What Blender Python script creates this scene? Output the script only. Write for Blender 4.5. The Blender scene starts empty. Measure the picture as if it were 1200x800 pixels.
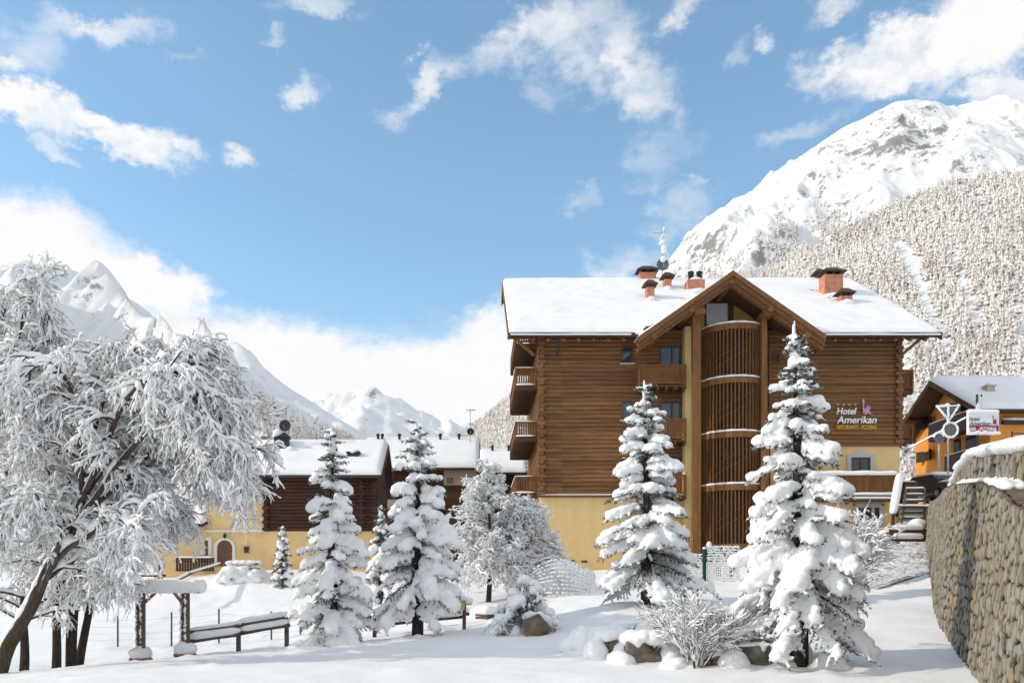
import bpy, bmesh, math, random
import numpy as np
from mathutils import Vector, Matrix, Quaternion
R = math.radians
C = bpy.context.scene.collection
CZ = 1.7                                     # camera height

# ------------------------------------------------------------------ camera, sky, sun, exposure
scene = bpy.context.scene
cd = bpy.data.cameras.new('camera'); cam = bpy.data.objects.new('camera', cd); C.objects.link(cam)
cam.location = (0, 0, CZ); cam.rotation_euler = (R(90), 0, 0)
cd.lens = 30; cd.sensor_width = 36; cd.shift_x = 0.035; cd.shift_y = 0.2417
cd.clip_start = 0.1; cd.clip_end = 20000
scene.camera = cam
SUN_DIR = Vector((0.995, 0.10, 0)).normalized()          # horizontal way the light travels
SUN_EL = R(27)
sd = bpy.data.lights.new('sun', 'SUN'); sd.energy = 2.6; sd.angle = R(0.5); sd.color = (1.0, 0.91, 0.79)
sun = bpy.data.objects.new('sun', sd); C.objects.link(sun)
ld = Vector((SUN_DIR.x*math.cos(SUN_EL), SUN_DIR.y*math.cos(SUN_EL), -math.sin(SUN_EL)))
sun.rotation_euler = ld.to_track_quat('-Z', 'Y').to_euler(); sun.location = (-30, -20, 40)
scene.view_settings.view_transform = 'Standard'; scene.view_settings.look = 'None'
scene.view_settings.exposure = 0.12; scene.view_settings.gamma = 1.0
scene.view_settings.use_curve_mapping = False
scene.cycles.max_bounces = 9; scene.cycles.diffuse_bounces = 8; scene.cycles.glossy_bounces = 2
scene.cycles.transmission_bounces = 4; scene.cycles.volume_bounces = 1
scene.cycles.use_adaptive_sampling = True; scene.cycles.adaptive_threshold = 0.03; scene.cycles.time_limit = 600
scene.cycles.use_denoising = True

SKY_STRENGTH = 0.12
CLOUD_COL = (8.0, 7.95, 7.9, 1)
world = bpy.data.worlds.new('World'); scene.world = world; world.use_nodes = True
nt = world.node_tree; nt.nodes.clear()
def wn(t, **k):
    n = nt.nodes.new(t)
    for a, b in k.items(): setattr(n, a, b)
    return n
def wm(op, a, b=None, c=None):
    n = wn('ShaderNodeMath', operation=op)
    for i, v in enumerate((a, b, c)):
        if v is None: continue
        if isinstance(v, (int, float)): n.inputs[i].default_value = v
        else: nt.links.new(v, n.inputs[i])
    return n.outputs[0]
def build_sky():
    out = wn('ShaderNodeOutputWorld'); bg = wn('ShaderNodeBackground'); bg.inputs[1].default_value = SKY_STRENGTH
    nt.links.new(bg.outputs[0], out.inputs[0])
    sky = wn('ShaderNodeTexSky'); sky.sky_type = 'NISHITA'; sky.sun_disc = False
    sky.sun_elevation = SUN_EL; sky.sun_rotation = math.atan2(-SUN_DIR.x, -SUN_DIR.y)
    sky.altitude = 300; sky.air_density = 1.0; sky.dust_density = 0.8; sky.ozone_density = 1.5
    tint = wn('ShaderNodeMix', data_type='RGBA', blend_type='MULTIPLY'); tint.inputs[0].default_value = 1
    nt.links.new(sky.outputs[0], tint.inputs[6]); tint.inputs[7].default_value = SKY_TINT
    tc = wn('ShaderNodeTexCoord'); sep = wn('ShaderNodeSeparateXYZ'); nt.links.new(tc.outputs['Generated'], sep.inputs[0])
    x, y, z = sep.outputs
    az = wm('ARCTAN2', x, y)
    el = wm('ARCTAN2', z, wm('SQRT', wm('ADD', wm('MULTIPLY', x, x), wm('MULTIPLY', y, y))))
    # stretch noise a little sideways like wind-drawn cloud
    mp = wn('ShaderNodeMapping'); nt.links.new(tc.outputs['Generated'], mp.inputs[0]); mp.inputs['Scale'].default_value = (1, 1, 1.5)
    def noise(scale, det, rough, off):
        n = wn('ShaderNodeTexNoise'); n.inputs['Scale'].default_value = scale; n.inputs['Detail'].default_value = det
        n.inputs['Roughness'].default_value = rough
        m2 = wn('ShaderNodeMapping'); m2.inputs['Location'].default_value = (off, off*1.7, off*.3)
        nt.links.new(mp.outputs[0], m2.inputs[0]); nt.links.new(m2.outputs[0], n.inputs[0]); return n.outputs[0]
    n1 = noise(7, 8, .62, 0); n2 = noise(7, 8, .62, 5.3); n3 = noise(19, 8, .65, 2.2); n4 = noise(3.4, 5, .6, 8.1)
    n5 = noise(24, 9, .68, 3.3); n6 = noise(24, 9, .68, 11.3)
    azw = wm('ADD', az, wm('ADD', wm('MULTIPLY', wm('SUBTRACT', n1, .5), .10), wm('MULTIPLY', wm('SUBTRACT', n5, .5), .075)))
    elw = wm('ADD', el, wm('ADD', wm('MULTIPLY', wm('SUBTRACT', n2, .5), .07), wm('MULTIPLY', wm('SUBTRACT', n6, .5), .06)))
    wr = wn('ShaderNodeMapRange'); nt.links.new(wm('ADD', wm('MULTIPLY', n3, .55), wm('MULTIPLY', n5, .45)), wr.inputs[0]); wr.inputs[1].default_value = .36; wr.inputs[2].default_value = .58; wr.inputs[3].default_value = .5; wr.inputs[4].default_value = 1.2
    wisp = wr.outputs[0]; total = None
    for (px, py, rx, ry, rot, st, wob) in CLOUDS:
        u = (px-558)/1000; v = (690-py)/1000
        a0 = math.atan(u); e0 = math.atan(v/math.hypot(1, u))
        ra = rx/1000*math.cos(a0)**2; re = ry/1000*math.cos(e0)**2
        A, E = (azw, elw)
        da = wm('SUBTRACT', A, a0); de = wm('SUBTRACT', E, e0)
        c, s = math.cos(R(rot)), math.sin(R(rot))
        p = wm('MULTIPLY', wm('ADD', wm('MULTIPLY', da, c), wm('MULTIPLY', de, s)), 1/ra)
        q = wm('MULTIPLY', wm('SUBTRACT', wm('MULTIPLY', de, c), wm('MULTIPLY', da, s)), 1/re)
        d = wm('ADD', wm('MULTIPLY', p, p), wm('MULTIPLY', q, q))
        f = wm('SUBTRACT', 1.25, wm('SQRT', d))
        # break the soft ones up with fine noise
        f = wm('SUBTRACT', f, wm('MULTIPLY', wm('SUBTRACT', n3, .47), wob*1.9))
        mr = wn('ShaderNodeMapRange', interpolation_type='SMOOTHSTEP'); nt.links.new(f, mr.inputs[0])
        mr.inputs[1].default_value = 0.0; mr.inputs[2].default_value = 1.15 if wob > 1 else .62; mr.inputs[4].default_value = st
        mo = wm('MULTIPLY', mr.outputs[0], wisp) if wob >= .8 else mr.outputs[0]
        total = mo if total is None else wm('MAXIMUM', total, mo)
    # unseen broken cloud added behind and overhead for a fuller, more neutral fill light
    front = wn('ShaderNodeMapRange', interpolation_type='SMOOTHSTEP'); nt.links.new(y, front.inputs[0])
    front.inputs[1].default_value = .55; front.inputs[2].default_value = .1
    br = wn('ShaderNodeMapRange', interpolation_type='SMOOTHSTEP'); nt.links.new(n4, br.inputs[0])
    br.inputs[1].default_value = .33; br.inputs[2].default_value = .52
    total = wm('MAXIMUM', total, wm('MULTIPLY', wm('MULTIPLY', br.outputs[0], front.outputs[0]), .9))
    # slight shading inside the cloud
    cs = wn('ShaderNodeMix', data_type='RGBA'); nt.links.new(n3, cs.inputs[0])
    cs.inputs[6].default_value = CLOUD_COL; cs.inputs[7].default_value = tuple(c*.90 for c in CLOUD_COL[:3]) + (1,)
    mx = wn('ShaderNodeMix', data_type='RGBA'); nt.links.new(wm('MINIMUM', total, 1.0), mx.inputs[0])
    nt.links.new(tint.outputs[2], mx.inputs[6]); nt.links.new(cs.outputs[2], mx.inputs[7])
    nt.links.new(mx.outputs[2], bg.inputs[0])
SKY_TINT = (1.45, 1.83, 1.80, 1)
# (px, py, radius x, radius y, tilt, density, raggedness)
CLOUDS = [
 (30, 300, 210, 66, -12, 1.0, .25), (190, 345, 60, 42, -10, 1, .3), (-40, 260, 120, 45, 0, 1, .3),
 (300, 430, 190, 56, -5, 1.0, .1), (470, 450, 170, 58, 0, 1.0, .1), (590, 415, 130, 52, 18, 1.0, .12), (420, 540, 500, 140, 0, 1.0, 0), (640, 470, 120, 90, 0, 1, .1),
 (30, 130, 85, 26, -8, .97, .8), (130, 158, 95, 22, -14, .97, .9), (210, 178, 50, 15, -10, .9, 1.2), (295, 197, 38, 14, 0, .8, 1.6), (80, 188, 40, 8, -5, .7, 1.4),
 (110, 28, 90, 18, 12, .75, 1.7), (10, 78, 36, 16, 0, .85, 1.2), (40, 70, 60, 30, 0, .45, 2), (210, 55, 40, 12, 0, .3, 2.2),
 (350, 105, 36, 18, 15, .8, 1.6), (497, 100, 52, 22, 33, .85, 1.5), (370, 5, 85, 18, 0, .6, 1.8), (320, 42, 20, 9, 10, .35, 2),
 (640, 40, 90, 36, 10, .75, 1.7), (730, 75, 60, 60, -35, .9, 1.5), (750, 125, 55, 30, -20, .85, 1.6), (680, 70, 80, 50, -30, .6, 2.0), (790, 20, 38, 24, 30, .7, 1.8), (630, 110, 30, 30, 0, .35, 2.2), (775, 190, 40, 45, 0, .3, 2.2),
 (895, 46, 18, 15, 0, .7, 1.3), (855, 68, 18, 16, 0, .3, 2.0), (985, 10, 45, 22, 0, .65, 1.6),
 (1080, 62, 120, 38, 6, .97, .8), (980, 78, 60, 22, 0, .9, 1.2), (1150, 40, 110, 55, 15, 1.0, .5), (1180, 110, 70, 22, 0, .9, 1.0), (950, 148, 70, 14, 8, .4, 2.0),
 (720, 314, 50, 14, 0, .75, 1.5), (690, 228, 18, 12, 0, .35, 2), (800, 245, 40, 40, 0, .4, 2.0), (740, 300, 60, 20, 0, .4, 2), (835, 215, 14, 8, 0, .35, 1.8), (690, 300, 20, 14, -40, .3, 2),
]
build_sky()

# ------------------------------------------------------------------ helpers
rng = np.random.default_rng(7); random.seed(7)
def W(px, py, Y): return Vector(((px-558)/1000*Y, Y, CZ+(690-py)/1000*Y))
def WX(px, Y): return (px-558)/1000*Y
def WZ(py, Y): return CZ+(690-py)/1000*Y

def _hash(ix, iy, iz, s):
    n = (ix*374761393 + iy*668265263 + iz*2147483647 + s*1274126177) & 0xffffffff
    n = ((n ^ (n >> 13))*1274126177) & 0xffffffff
    n = ((n ^ (n >> 16))*2246822519) & 0xffffffff
    return ((n ^ (n >> 15)) & 0xffffff)/float(0xffffff)
def vnoise(P, s=0):
    P = np.asarray(P, float); I = np.floor(P).astype(np.int64); F = P-I; F = F*F*F*(F*(F*6-15)+10)
    o = 0
    for dx in (0, 1):
        for dy in (0, 1):
            for dz in (0, 1):
                w = (F[:, 0] if dx else 1-F[:, 0])*(F[:, 1] if dy else 1-F[:, 1])*(F[:, 2] if dz else 1-F[:, 2])
                o = o + w*_hash(I[:, 0]+dx, I[:, 1]+dy, I[:, 2]+dz, s)
    return o*2-1
def fbm(P, oct=4, s=0, gain=.5, ridged=False):
    P = np.asarray(P, float); a = 1.; o = 0; t = 0
    for k in range(oct):
        n = vnoise(P, s+k*17)
        if ridged: n = 1-2*np.abs(n)
        o = o+a*n; t += a; a *= gain; P = P*2.03+13.7
    return o/t

ORG = {}
def tag(o, label=None, cat=None, group=None, kind=None):
    if label: o['label'] = label
    if cat: o['category'] = cat
    if group: o['group'] = group
    if kind: o['kind'] = kind
    return o
def thing(name, loc, label, cat, group=None):
    o = bpy.data.objects.new(name, None); C.objects.link(o); o.location = loc; o.empty_display_size = .2
    ORG[o] = Vector(loc); return tag(o, label, cat, group)
def link_mesh(name, me, parent=None, org=None):
    o = bpy.data.objects.new(name, me); C.objects.link(o)
    if parent is not None: o.parent = parent; ORG[o] = ORG[parent]
    else:
        o.location = org or (0, 0, 0); ORG[o] = Vector(org or (0, 0, 0))
    return o
def copy_tree(o, parent=None):
    c = o.copy(); C.objects.link(c)
    if parent is not None: c.parent = parent
    ORG[c] = ORG[o]
    for ch in list(o.children): copy_tree(ch, c)
    return c
def ico(sub):
    bm = bmesh.new(); bmesh.ops.create_icosphere(bm, subdivisions=sub, radius=1)
    v = np.array([x.co[:] for x in bm.verts]); f = np.array([[w.index for w in x.verts] for x in bm.faces]); bm.free(); return v, f
ICO1, ICO2, ICO3 = ico(1), ico(2), ico(3)

class MB:
    def __init__(s): s.v = []; s.f = []; s.n = 0; s.col = []
    def add(s, v, f, col=None):
        v = np.asarray(v, float).reshape(-1, 3); b = s.n; s.v.append(v); s.n += len(v)
        if isinstance(f, np.ndarray): s.f.extend((f+b).tolist())
        else: s.f.extend([[i+b for i in q] for q in f])
        if col is not None: s.col.append(np.full(len(v), col) if np.isscalar(col) else col)
        return s
    def box(s, x0, x1, y0, y1, z0, z1, M=None):
        v = np.array([(x, y, z) for x in (x0, x1) for y in (y0, y1) for z in (z0, z1)], float)
        if M is not None: v = np.array([(M @ Vector(p))[:] for p in v])
        return s.add(v, [(0, 1, 3, 2), (4, 6, 7, 5), (0, 4, 5, 1), (2, 3, 7, 6), (0, 2, 6, 4), (1, 5, 7, 3)])
    def bar(s, a, b, w, h, up=(0, 0, 1)):
        a, b = Vector(a), Vector(b); d = (b-a); L = d.length; d.normalize(); u = Vector(up)
        side = d.cross(u)
        if side.length < 1e-4: side = d.cross(Vector((1, 0, 0)))
        side.normalize(); u = side.cross(d)
        v = []
        for p in (a, b):
            for q in (-1, 1):
                for r in (-1, 1): v.append((p+side*(q*w/2)+u*(r*h/2))[:])
        return s.add(v, [(0, 1, 3, 2), (4, 6, 7, 5), (0, 4, 5, 1), (2, 3, 7, 6), (0, 2, 6, 4), (1, 5, 7, 3)])
    def prism(s, poly, a, b, axis='y'):
        n = len(poly); v = []
        for t in (a, b):
            for p in poly:
                v.append({'y': (p[0], t, p[1]), 'x': (t, p[0], p[1]), 'z': (p[0], p[1], t)}[axis])
        f = [list(range(n)), list(range(2*n-1, n-1, -1))]+[(i, n+i, n+(i+1) % n, (i+1) % n) for i in range(n)]
        return s.add(v, f)
    def tube(s, pts, rad, n=6, cap=True, zs=1.0):
        P = np.asarray([tuple(p) for p in pts], float); m = len(P)
        rad = np.full(m, rad) if np.isscalar(rad) else np.asarray(rad, float)
        T = np.gradient(P, axis=0); T /= np.maximum(np.linalg.norm(T, axis=1, keepdims=True), 1e-9)
        ref = np.array([0, 0, 1.]) if abs(T[:, 2]).mean() < .8 else np.array([1., 0, 0])
        A = np.cross(T, ref); A /= np.maximum(np.linalg.norm(A, axis=1, keepdims=True), 1e-9); B = np.cross(A, T)
        th = np.arange(n)*2*math.pi/n
        v = P[:, None]+rad[:, None, None]*(np.cos(th)[None, :, None]*A[:, None]+zs*np.sin(th)[None, :, None]*B[:, None])
        i = np.arange(m-1)[:, None]*n+np.arange(n)[None]; j = np.arange(m-1)[:, None]*n+(np.arange(n)[None]+1) % n
        f = np.stack([i, j, j+n, i+n], -1).reshape(-1, 4)
        b = s.n; s.add(v, f)
        if cap: s.f.append([b+k for k in range(n)][::-1]); s.f.append([b+(m-1)*n+k for k in range(n)])
        return s
    def blob(s, c, r, sub=ICO2, rot=None, jit=0, seed=0):
        v = sub[0].copy()
        if jit: seed = int(seed*10); v *= (1+jit*vnoise(v*1.7+seed*.71+np.array(c)[None], seed))[:, None]
        v = v*np.asarray(r)
        if rot is not None: v = v @ rot.T
        return s.add(v+np.asarray(tuple(c)), sub[1])
    def lathe(s, c, prof, n=16):
        v = [(c[0]+r*math.cos(2*math.pi*k/n), c[1]+r*math.sin(2*math.pi*k/n), c[2]+z) for r, z in prof for k in range(n)]
        f = [(i*n+k, i*n+(k+1) % n, (i+1)*n+(k+1) % n, (i+1)*n+k) for i in range(len(prof)-1) for k in range(n)]
        f += [list(range(n))[::-1], [(len(prof)-1)*n+k for k in range(n)]]
        return s.add(v, f)
    def arr(s): return np.concatenate(s.v) if s.v else np.zeros((0, 3))
    def split(s, name, mat, parent=None, smooth=False):
        par = list(range(s.n))
        def find(i):
            while par[i] != i: par[i] = par[par[i]]; i = par[i]
            return i
        for f in s.f:
            a = find(f[0])
            for j in f[1:]: par[find(j)] = a
        v = s.arr(); groups = {}
        for f in s.f: groups.setdefault(find(f[0]), []).append(f)
        out = None
        for g in groups.values():
            ids = sorted({i for f in g for i in f}); mp = {i: k for k, i in enumerate(ids)}; m = MB(); m.add(v[ids], [[mp[i] for i in f] for f in g]); out = m.build(name, mat, parent, smooth)
        return out
    def build(s, name, mat, parent=None, smooth=False, org=None, local=False):
        v = s.arr()
        o0 = ORG[parent] if parent is not None else Vector(org or (0, 0, 0))
        if not local: v = v-np.array(o0[:])
        me = bpy.data.meshes.new(name); me.from_pydata(v.tolist(), [], s.f)
        if s.col:
            at = me.color_attributes.new('tone', 'FLOAT_COLOR', 'POINT'); c = np.concatenate(s.col)
            at.data.foreach_set('color', np.stack([c, c, c, np.ones_like(c)], 1).astype(np.float32).ravel())
        me.materials.append(mat)
        if smooth: me.polygons.foreach_set('use_smooth', np.ones(len(me.polygons), bool))
        me.update()
        return link_mesh(name, me, parent, org)
def fast_mesh(name, V, F, mat, parent=None, smooth=True, attr=None, local=True):
    me = bpy.data.meshes.new(name); V = np.asarray(V, np.float32); F = np.asarray(F, np.int32); k = F.shape[1]
    me.vertices.add(len(V)); me.vertices.foreach_set('co', V.ravel())
    me.loops.add(F.size); me.loops.foreach_set('vertex_index', F.ravel())
    me.polygons.add(len(F)); me.polygons.foreach_set('loop_start', np.arange(len(F), dtype=np.int32)*k)
    me.polygons.foreach_set('use_smooth', np.full(len(F), smooth))
    me.update(calc_edges=True); me.validate()
    if attr is not None:
        at = me.color_attributes.new('tone', 'FLOAT_COLOR', 'POINT'); c = np.asarray(attr, np.float32)
        if c.ndim == 1: c = np.stack([c, c, c], 1)
        at.data.foreach_set('color', np.concatenate([c, np.ones((len(c), 1), np.float32)], 1).ravel())
    me.materials.append(mat); return link_mesh(name, me, parent)
def remesh(mb, vox, smooth_it=2):
    """closed skin round a heap of overlapping lumps"""
    me = bpy.data.meshes.new('tmp'); me.from_pydata(mb.arr().tolist(), [], mb.f)
    o = bpy.data.objects.new('tmp', me); C.objects.link(o)
    m = o.modifiers.new('r', 'REMESH'); m.mode = 'VOXEL'; m.voxel_size = vox; m.use_smooth_shade = True
    if smooth_it: q = o.modifiers.new('s', 'SMOOTH'); q.iterations = smooth_it; q.factor = .5
    dg = bpy.context.evaluated_depsgraph_get(); dg.update()
    r = bpy.data.meshes.new_from_object(o.evaluated_get(dg))
    bpy.data.objects.remove(o); bpy.data.meshes.remove(me); return r
def snow_part(mb, name, parent, vox, mat=None, smooth_it=2, jit=0.0, org=None):
    me = remesh(mb, vox, smooth_it); n = len(me.vertices); v = np.empty(n*3, np.float32); me.vertices.foreach_get('co', v); v = v.reshape(-1, 3)
    if jit:
        nr = np.empty(n*3, np.float32); me.vertices.foreach_get('normal', nr)
        v = v+nr.reshape(-1, 3)*(fbm(v*8, 3, 3)*jit)[:, None]
    o0 = ORG[parent] if parent is not None else Vector(org or (0, 0, 0))
    v = v-np.array(o0[:], np.float32)
    me.vertices.foreach_set('co', v.astype(np.float32).ravel()); me.materials.clear(); me.materials.append(mat or M['snow']); me.name = name
    me.polygons.foreach_set('use_smooth', np.ones(len(me.polygons), bool)); me.update()
    return link_mesh(name, me, parent, org)

# ------------------------------------------------------------------ materials
M = {}
class NT:
    def __init__(s, name):
        s.m = bpy.data.materials.new(name); s.m.use_nodes = True; s.t = s.m.node_tree
        s.b = s.t.nodes['Principled BSDF']; M[name] = s.m
        s.pos = s.t.nodes.new('ShaderNodeNewGeometry')
    def n(s, t, **k):
        q = s.t.nodes.new(t)
        for a, b in k.items(): setattr(q, a, b)
        return q
    def l(s, a, b): s.t.links.new(a, b)
    def noise(s, scale=(1, 1, 1), sc=5, det=4, rough=.55, coord=None):
        mp = s.n('ShaderNodeMapping'); mp.inputs['Scale'].default_value = scale; s.l(coord or s.pos.outputs['Position'], mp.inputs[0])
        q = s.n('ShaderNodeTexNoise'); q.inputs['Scale'].default_value = sc; q.inputs['Detail'].default_value = det; q.inputs['Roughness'].default_value = rough
        s.l(mp.outputs[0], q.inputs[0]); return q.outputs[0]
    def ramp(s, fac, *stops):
        q = s.n('ShaderNodeValToRGB'); s.l(fac, q.inputs[0]); e = q.color_ramp.elements
        while len(e) < len(stops): e.new(.5)
        for i, (p, c) in enumerate(stops): e[i].position = p; e[i].color = tuple(c)+(1,) if len(c) == 3 else c
        return q.outputs[0]
    def mix(s, fac, a, b, mode='MIX'):
        q = s.n('ShaderNodeMix', data_type='RGBA', blend_type=mode)
        for i, v in ((0, fac), (6, a), (7, b)):
            if isinstance(v, (int, float)): q.inputs[i].default_value = v
            elif isinstance(v, tuple): q.inputs[i].default_value = v+(1,) if len(v) == 3 else v
            else: s.l(v, q.inputs[i])
        return q.outputs[2]
    def math(s, op, a, b=0.0):
        q = s.n('ShaderNodeMath', operation=op)
        for i, v in ((0, a), (1, b)):
            if isinstance(v, (int, float)): q.inputs[i].default_value = v
            else: s.l(v, q.inputs[i])
        return q.outputs[0]
    def col(s, c):
        if isinstance(c, tuple): s.b.inputs['Base Color'].default_value = c+(1,)
        else: s.l(c, s.b.inputs['Base Color'])
        return s
    def rough(s, r, spec=.3): s.b.inputs['Roughness'].default_value = r; s.b.inputs['Specular IOR Level'].default_value = spec; return s
    def bump(s, h, st=.3, dist=.02):
        q = s.n('ShaderNodeBump'); q.inputs['Strength'].default_value = st; q.inputs['Distance'].default_value = dist
        s.l(h, q.inputs['Height']); s.l(q.outputs[0], s.b.inputs['Normal']); return s
def simple(name, c, r=.6, var=.15, sc=6, scale=(1, 1, 1), metal=0, spec=.3, bump=0):
    m = NT(name); f = m.noise(scale, sc, 5)
    m.col(m.ramp(f, (.3, tuple(x*(1-var) for x in c)), (.7, tuple(min(1, x*(1+var)) for x in c)))).rough(r, spec)
    m.b.inputs['Metallic'].default_value = metal
    if bump: m.bump(f, bump, .01)
    return m.m
def make_materials():
    m = NT('snow'); f = m.noise(sc=38, det=5, rough=.7); g = m.noise(sc=1.3, det=3); h = m.mix(.5, f, g)
    m.col(m.ramp(g, (.35, (.835, .832, .83)), (.65, (.875, .872, .868)))).rough(.65, .15).bump(f, .35, .025)
    m = NT('ground_snow'); f = m.noise(sc=26, det=6, rough=.7); g = m.noise(sc=.7, det=5); k = m.noise(sc=4.5, det=5, rough=.6)
    m.col(m.ramp(g, (.35, (.84, .837, .835)), (.65, (.88, .877, .873)))).rough(.6, .15).bump(m.math('ADD', m.math('MULTIPLY', f, .35), k), .4, .05)
    # horizontal log wood, streaked along x
    def logs(name, a, b, c, sc=(.35, 1.0, 9)):
        m = NT(name); f = m.noise(sc, 2.2, 6, .65); g = m.noise((2.5, 2, 60), 1.0, 4); st = m.noise((.25, .25, .5), 1.5, 3)
        col = m.ramp(f, (.25, a), (.5, b), (.78, c))
        col = m.mix(m.ramp(g, (.35, (0, 0, 0)), (.75, (.5, .5, .5))), col, a); col = m.mix(m.ramp(st, (.4, (0, 0, 0)), (.75, (.35, .35, .35))), col, tuple(x*.6 for x in b))
        # every log its own shade
        sx = m.n('ShaderNodeSeparateXYZ'); m.l(m.pos.outputs['Position'], sx.inputs[0])
        cv = m.n('ShaderNodeCombineXYZ'); m.l(m.math('FLOOR', m.math('MULTIPLY', sx.outputs[2], 4.17)), cv.inputs[2]); m.l(m.math('FLOOR', m.math('MULTIPLY', sx.outputs[0], .21)), cv.inputs[0])
        w = m.n('ShaderNodeTexWhiteNoise'); m.l(cv.outputs[0], w.inputs[0])
        col = m.mix(1.0, col, m.ramp(w.outputs[0], (0, (.78, .80, .84)), (1, (1.3, 1.25, 1.2))), 'MULTIPLY') if sc[2] > 5 else col
        m.col(col).rough(.7, .25).bump(g, .35, .01)
    logs('logs', (.09, .042, .017), (.215, .102, .040), (.35, .19, .088))
    logs('dark_logs', (.032, .014, .009), (.07, .030, .019), (.115, .054, .034))
    logs('post_wood', (.12, .052, .016), (.22, .10, .033), (.34, .17, .065), (3, 3, .4))
    logs('board_wood', (.11, .045, .013), (.20, .088, .028), (.30, .14, .05), (5, 5, .5))
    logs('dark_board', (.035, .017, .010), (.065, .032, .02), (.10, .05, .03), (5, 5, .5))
    logs('house_wood', (.05, .022, .011), (.10, .043, .02), (.15, .07, .035))
    logs('weathered_wood', (.06, .045, .035), (.12, .085, .06), (.2, .15, .11), (4, 4, 4))
    simple('soffit', (.105, .052, .023), .8, .3, 4, (6, 6, 6)); simple('fascia', (.17, .075, .027), .65, .3, 3, (1, 1, 8))
    def stucco(name, c):
        m = NT(name); f = m.noise(sc=1.2, det=5); g = m.noise(sc=60, det=3); d = m.noise((1, 1, .25), 2.5, 5)
        col = m.mix(m.ramp(d, (.5, (0, 0, 0)), (.8, (.35, .35, .35))), m.ramp(f, (.3, tuple(x*.9 for x in c)), (.7, c)), tuple(x*.72 for x in c))
        m.col(col).rough(.9, .1).bump(g, .25, .008)
    stucco('stucco', (.76, .53, .255)); stucco('orange_stucco', (.84, .33, .075)); stucco('beige_stucco', (.52, .42, .32)); stucco('ochre_panel', (.5, .33, .12))
    stucco('white_trim', (.78, .74, .68)); stucco('grey_trim', (.5, .48, .47))
    simple('terracotta', (.50, .215, .13), .85, .25, 5, bump=.2); simple('tile_cap', (.085, .048, .038), .8, .3, 9); simple('dark_metal', (.03, .03, .032), .5, .2, 9)
    simple('gutter', (.05, .035, .028), .5, .2); simple('galvanised', (.32, .33, .34), .45, .2, 8, metal=.6); simple('sign_back', (.13, .14, .155), .6, .2, 12)
    m = NT('glass'); m.col((.045, .06, .075)).rough(.06, .8)
    m = NT('window_dark'); m.col((.02, .022, .025)).rough(.08, .7)
    simple('curtain', (.62, .62, .64), .8, .08, 3)
    simple('window_frame', (.12, .055, .028), .6, .2, 6); simple('door_wood', (.16, .065, .035), .6, .3, 4, (8, 8, .5))
    simple('grey_paint', (.45, .46, .47), .6, .06)
    simple('shutter', (.045, .04, .035), .7, .2, 9)
    simple('letter_white', (.8, .8, .8), .5, .03); simple('letter_yellow', (.62, .42, .03), .5, .08); simple('emblem_pink', (.55, .24, .38), .5, .2, 12)
    simple('letter_grey', (.10, .10, .11), .5, .08); simple('panel_white', (.72, .72, .75), .5, .04); simple('panel_red', (.30, .015, .05), .5, .1)
    simple('yellow_paint', (.75, .55, .03), .5, .05); simple('board_yellow', (.62, .42, .13), .6, .12); simple('hi_vis', (.45, .75, .04), .6, .05)
    simple('green_metal', (.01, .06, .035), .5, .15); simple('car_paint', (.02, .022, .028), .25, .1, spec=.6); simple('tyre', (.015, .015, .015), .9, .1); simple('car_brown', (.085, .032, .022), .6, .1)
    simple('car_white', (.7, .7, .7), .35, .05); simple('brick_red', (.28, .10, .07), .9, .4, 14)
    # bark
    m = NT('bark'); f = m.noise((6, 6, 1.2), 4, 6, .7); g = m.noise(sc=2.5, det=4)
    m.col(m.ramp(f, (.3, (.022, .017, .013)), (.55, (.06, .045, .034)), (.8, (.13, .105, .08)))).rough(.95, .1).bump(f, .8, .04)
    m = NT('mossy_bark'); f = m.noise((5, 5, 1.5), 4, 6, .7); g = m.noise(sc=1.8, det=4)
    c = m.ramp(f, (.3, (.03, .023, .017)), (.7, (.12, .095, .07)))
    m.col(m.mix(m.ramp(g, (.5, (0, 0, 0)), (.62, (.8, .8, .8))), c, (.055, .05, .015))).rough(.95, .1).bump(f, .8, .04)
    simple('twig', (.085, .062, .05), .9, .35, 5)
    # conifer needles, rimed in patches
    m = NT('needles'); f = m.noise(sc=9, det=3); g = m.noise(sc=30, det=2)
    c = m.ramp(g, (.3, (.022, .032, .02)), (.7, (.065, .08, .05)))
    m.col(m.mix(m.ramp(f, (.47, (0, 0, 0)), (.63, (.85, .85, .85))), c, (.66, .68, .70))).rough(.8, .1)
    # rock
    m = NT('rock'); f = m.noise(sc=3.0, det=8, rough=.65); g = m.noise(sc=1.1, det=4); k = m.noise(sc=14, det=5, rough=.7)
    c = m.ramp(f, (.28, (.05, .042, .033)), (.5, (.17, .14, .105)), (.75, (.33, .28, .21)))
    c = m.mix(m.ramp(g, (.48, (0, 0, 0)), (.62, (.5, .5, .5))), c, (.16, .10, .035)); m.col(c).rough(.9, .15).bump(m.math('ADD', f, m.math('MULTIPLY', k, .4)), .9, .06)
    # dry-stone wall: each stone its own stone
    m = NT('wall_stone'); a = m.n('ShaderNodeAttribute'); a.attribute_name = 'tone'; sp = m.n('ShaderNodeSeparateColor'); m.l(a.outputs['Color'], sp.inputs[0])
    c = m.ramp(sp.outputs[0], (0, (.21, .185, .145)), (.25, (.29, .26, .205)), (.5, (.36, .33, .27)), (.7, (.33, .325, .305)), (.86, (.40, .35, .27)), (.94, (.42, .29, .16)), (1, (.44, .35, .23)))
    f = m.noise((1, 1, .6), 9, 6, .7); c = m.mix(m.ramp(f, (.3, (.55, .55, .55)), (.7, (0, 0, 0))), c, (.11, .085, .055)); c = m.mix(sp.outputs[1], c, (.022, .016, .011))
    m.col(c).rough(.9, .15).bump(f, .6, .03)
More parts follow.
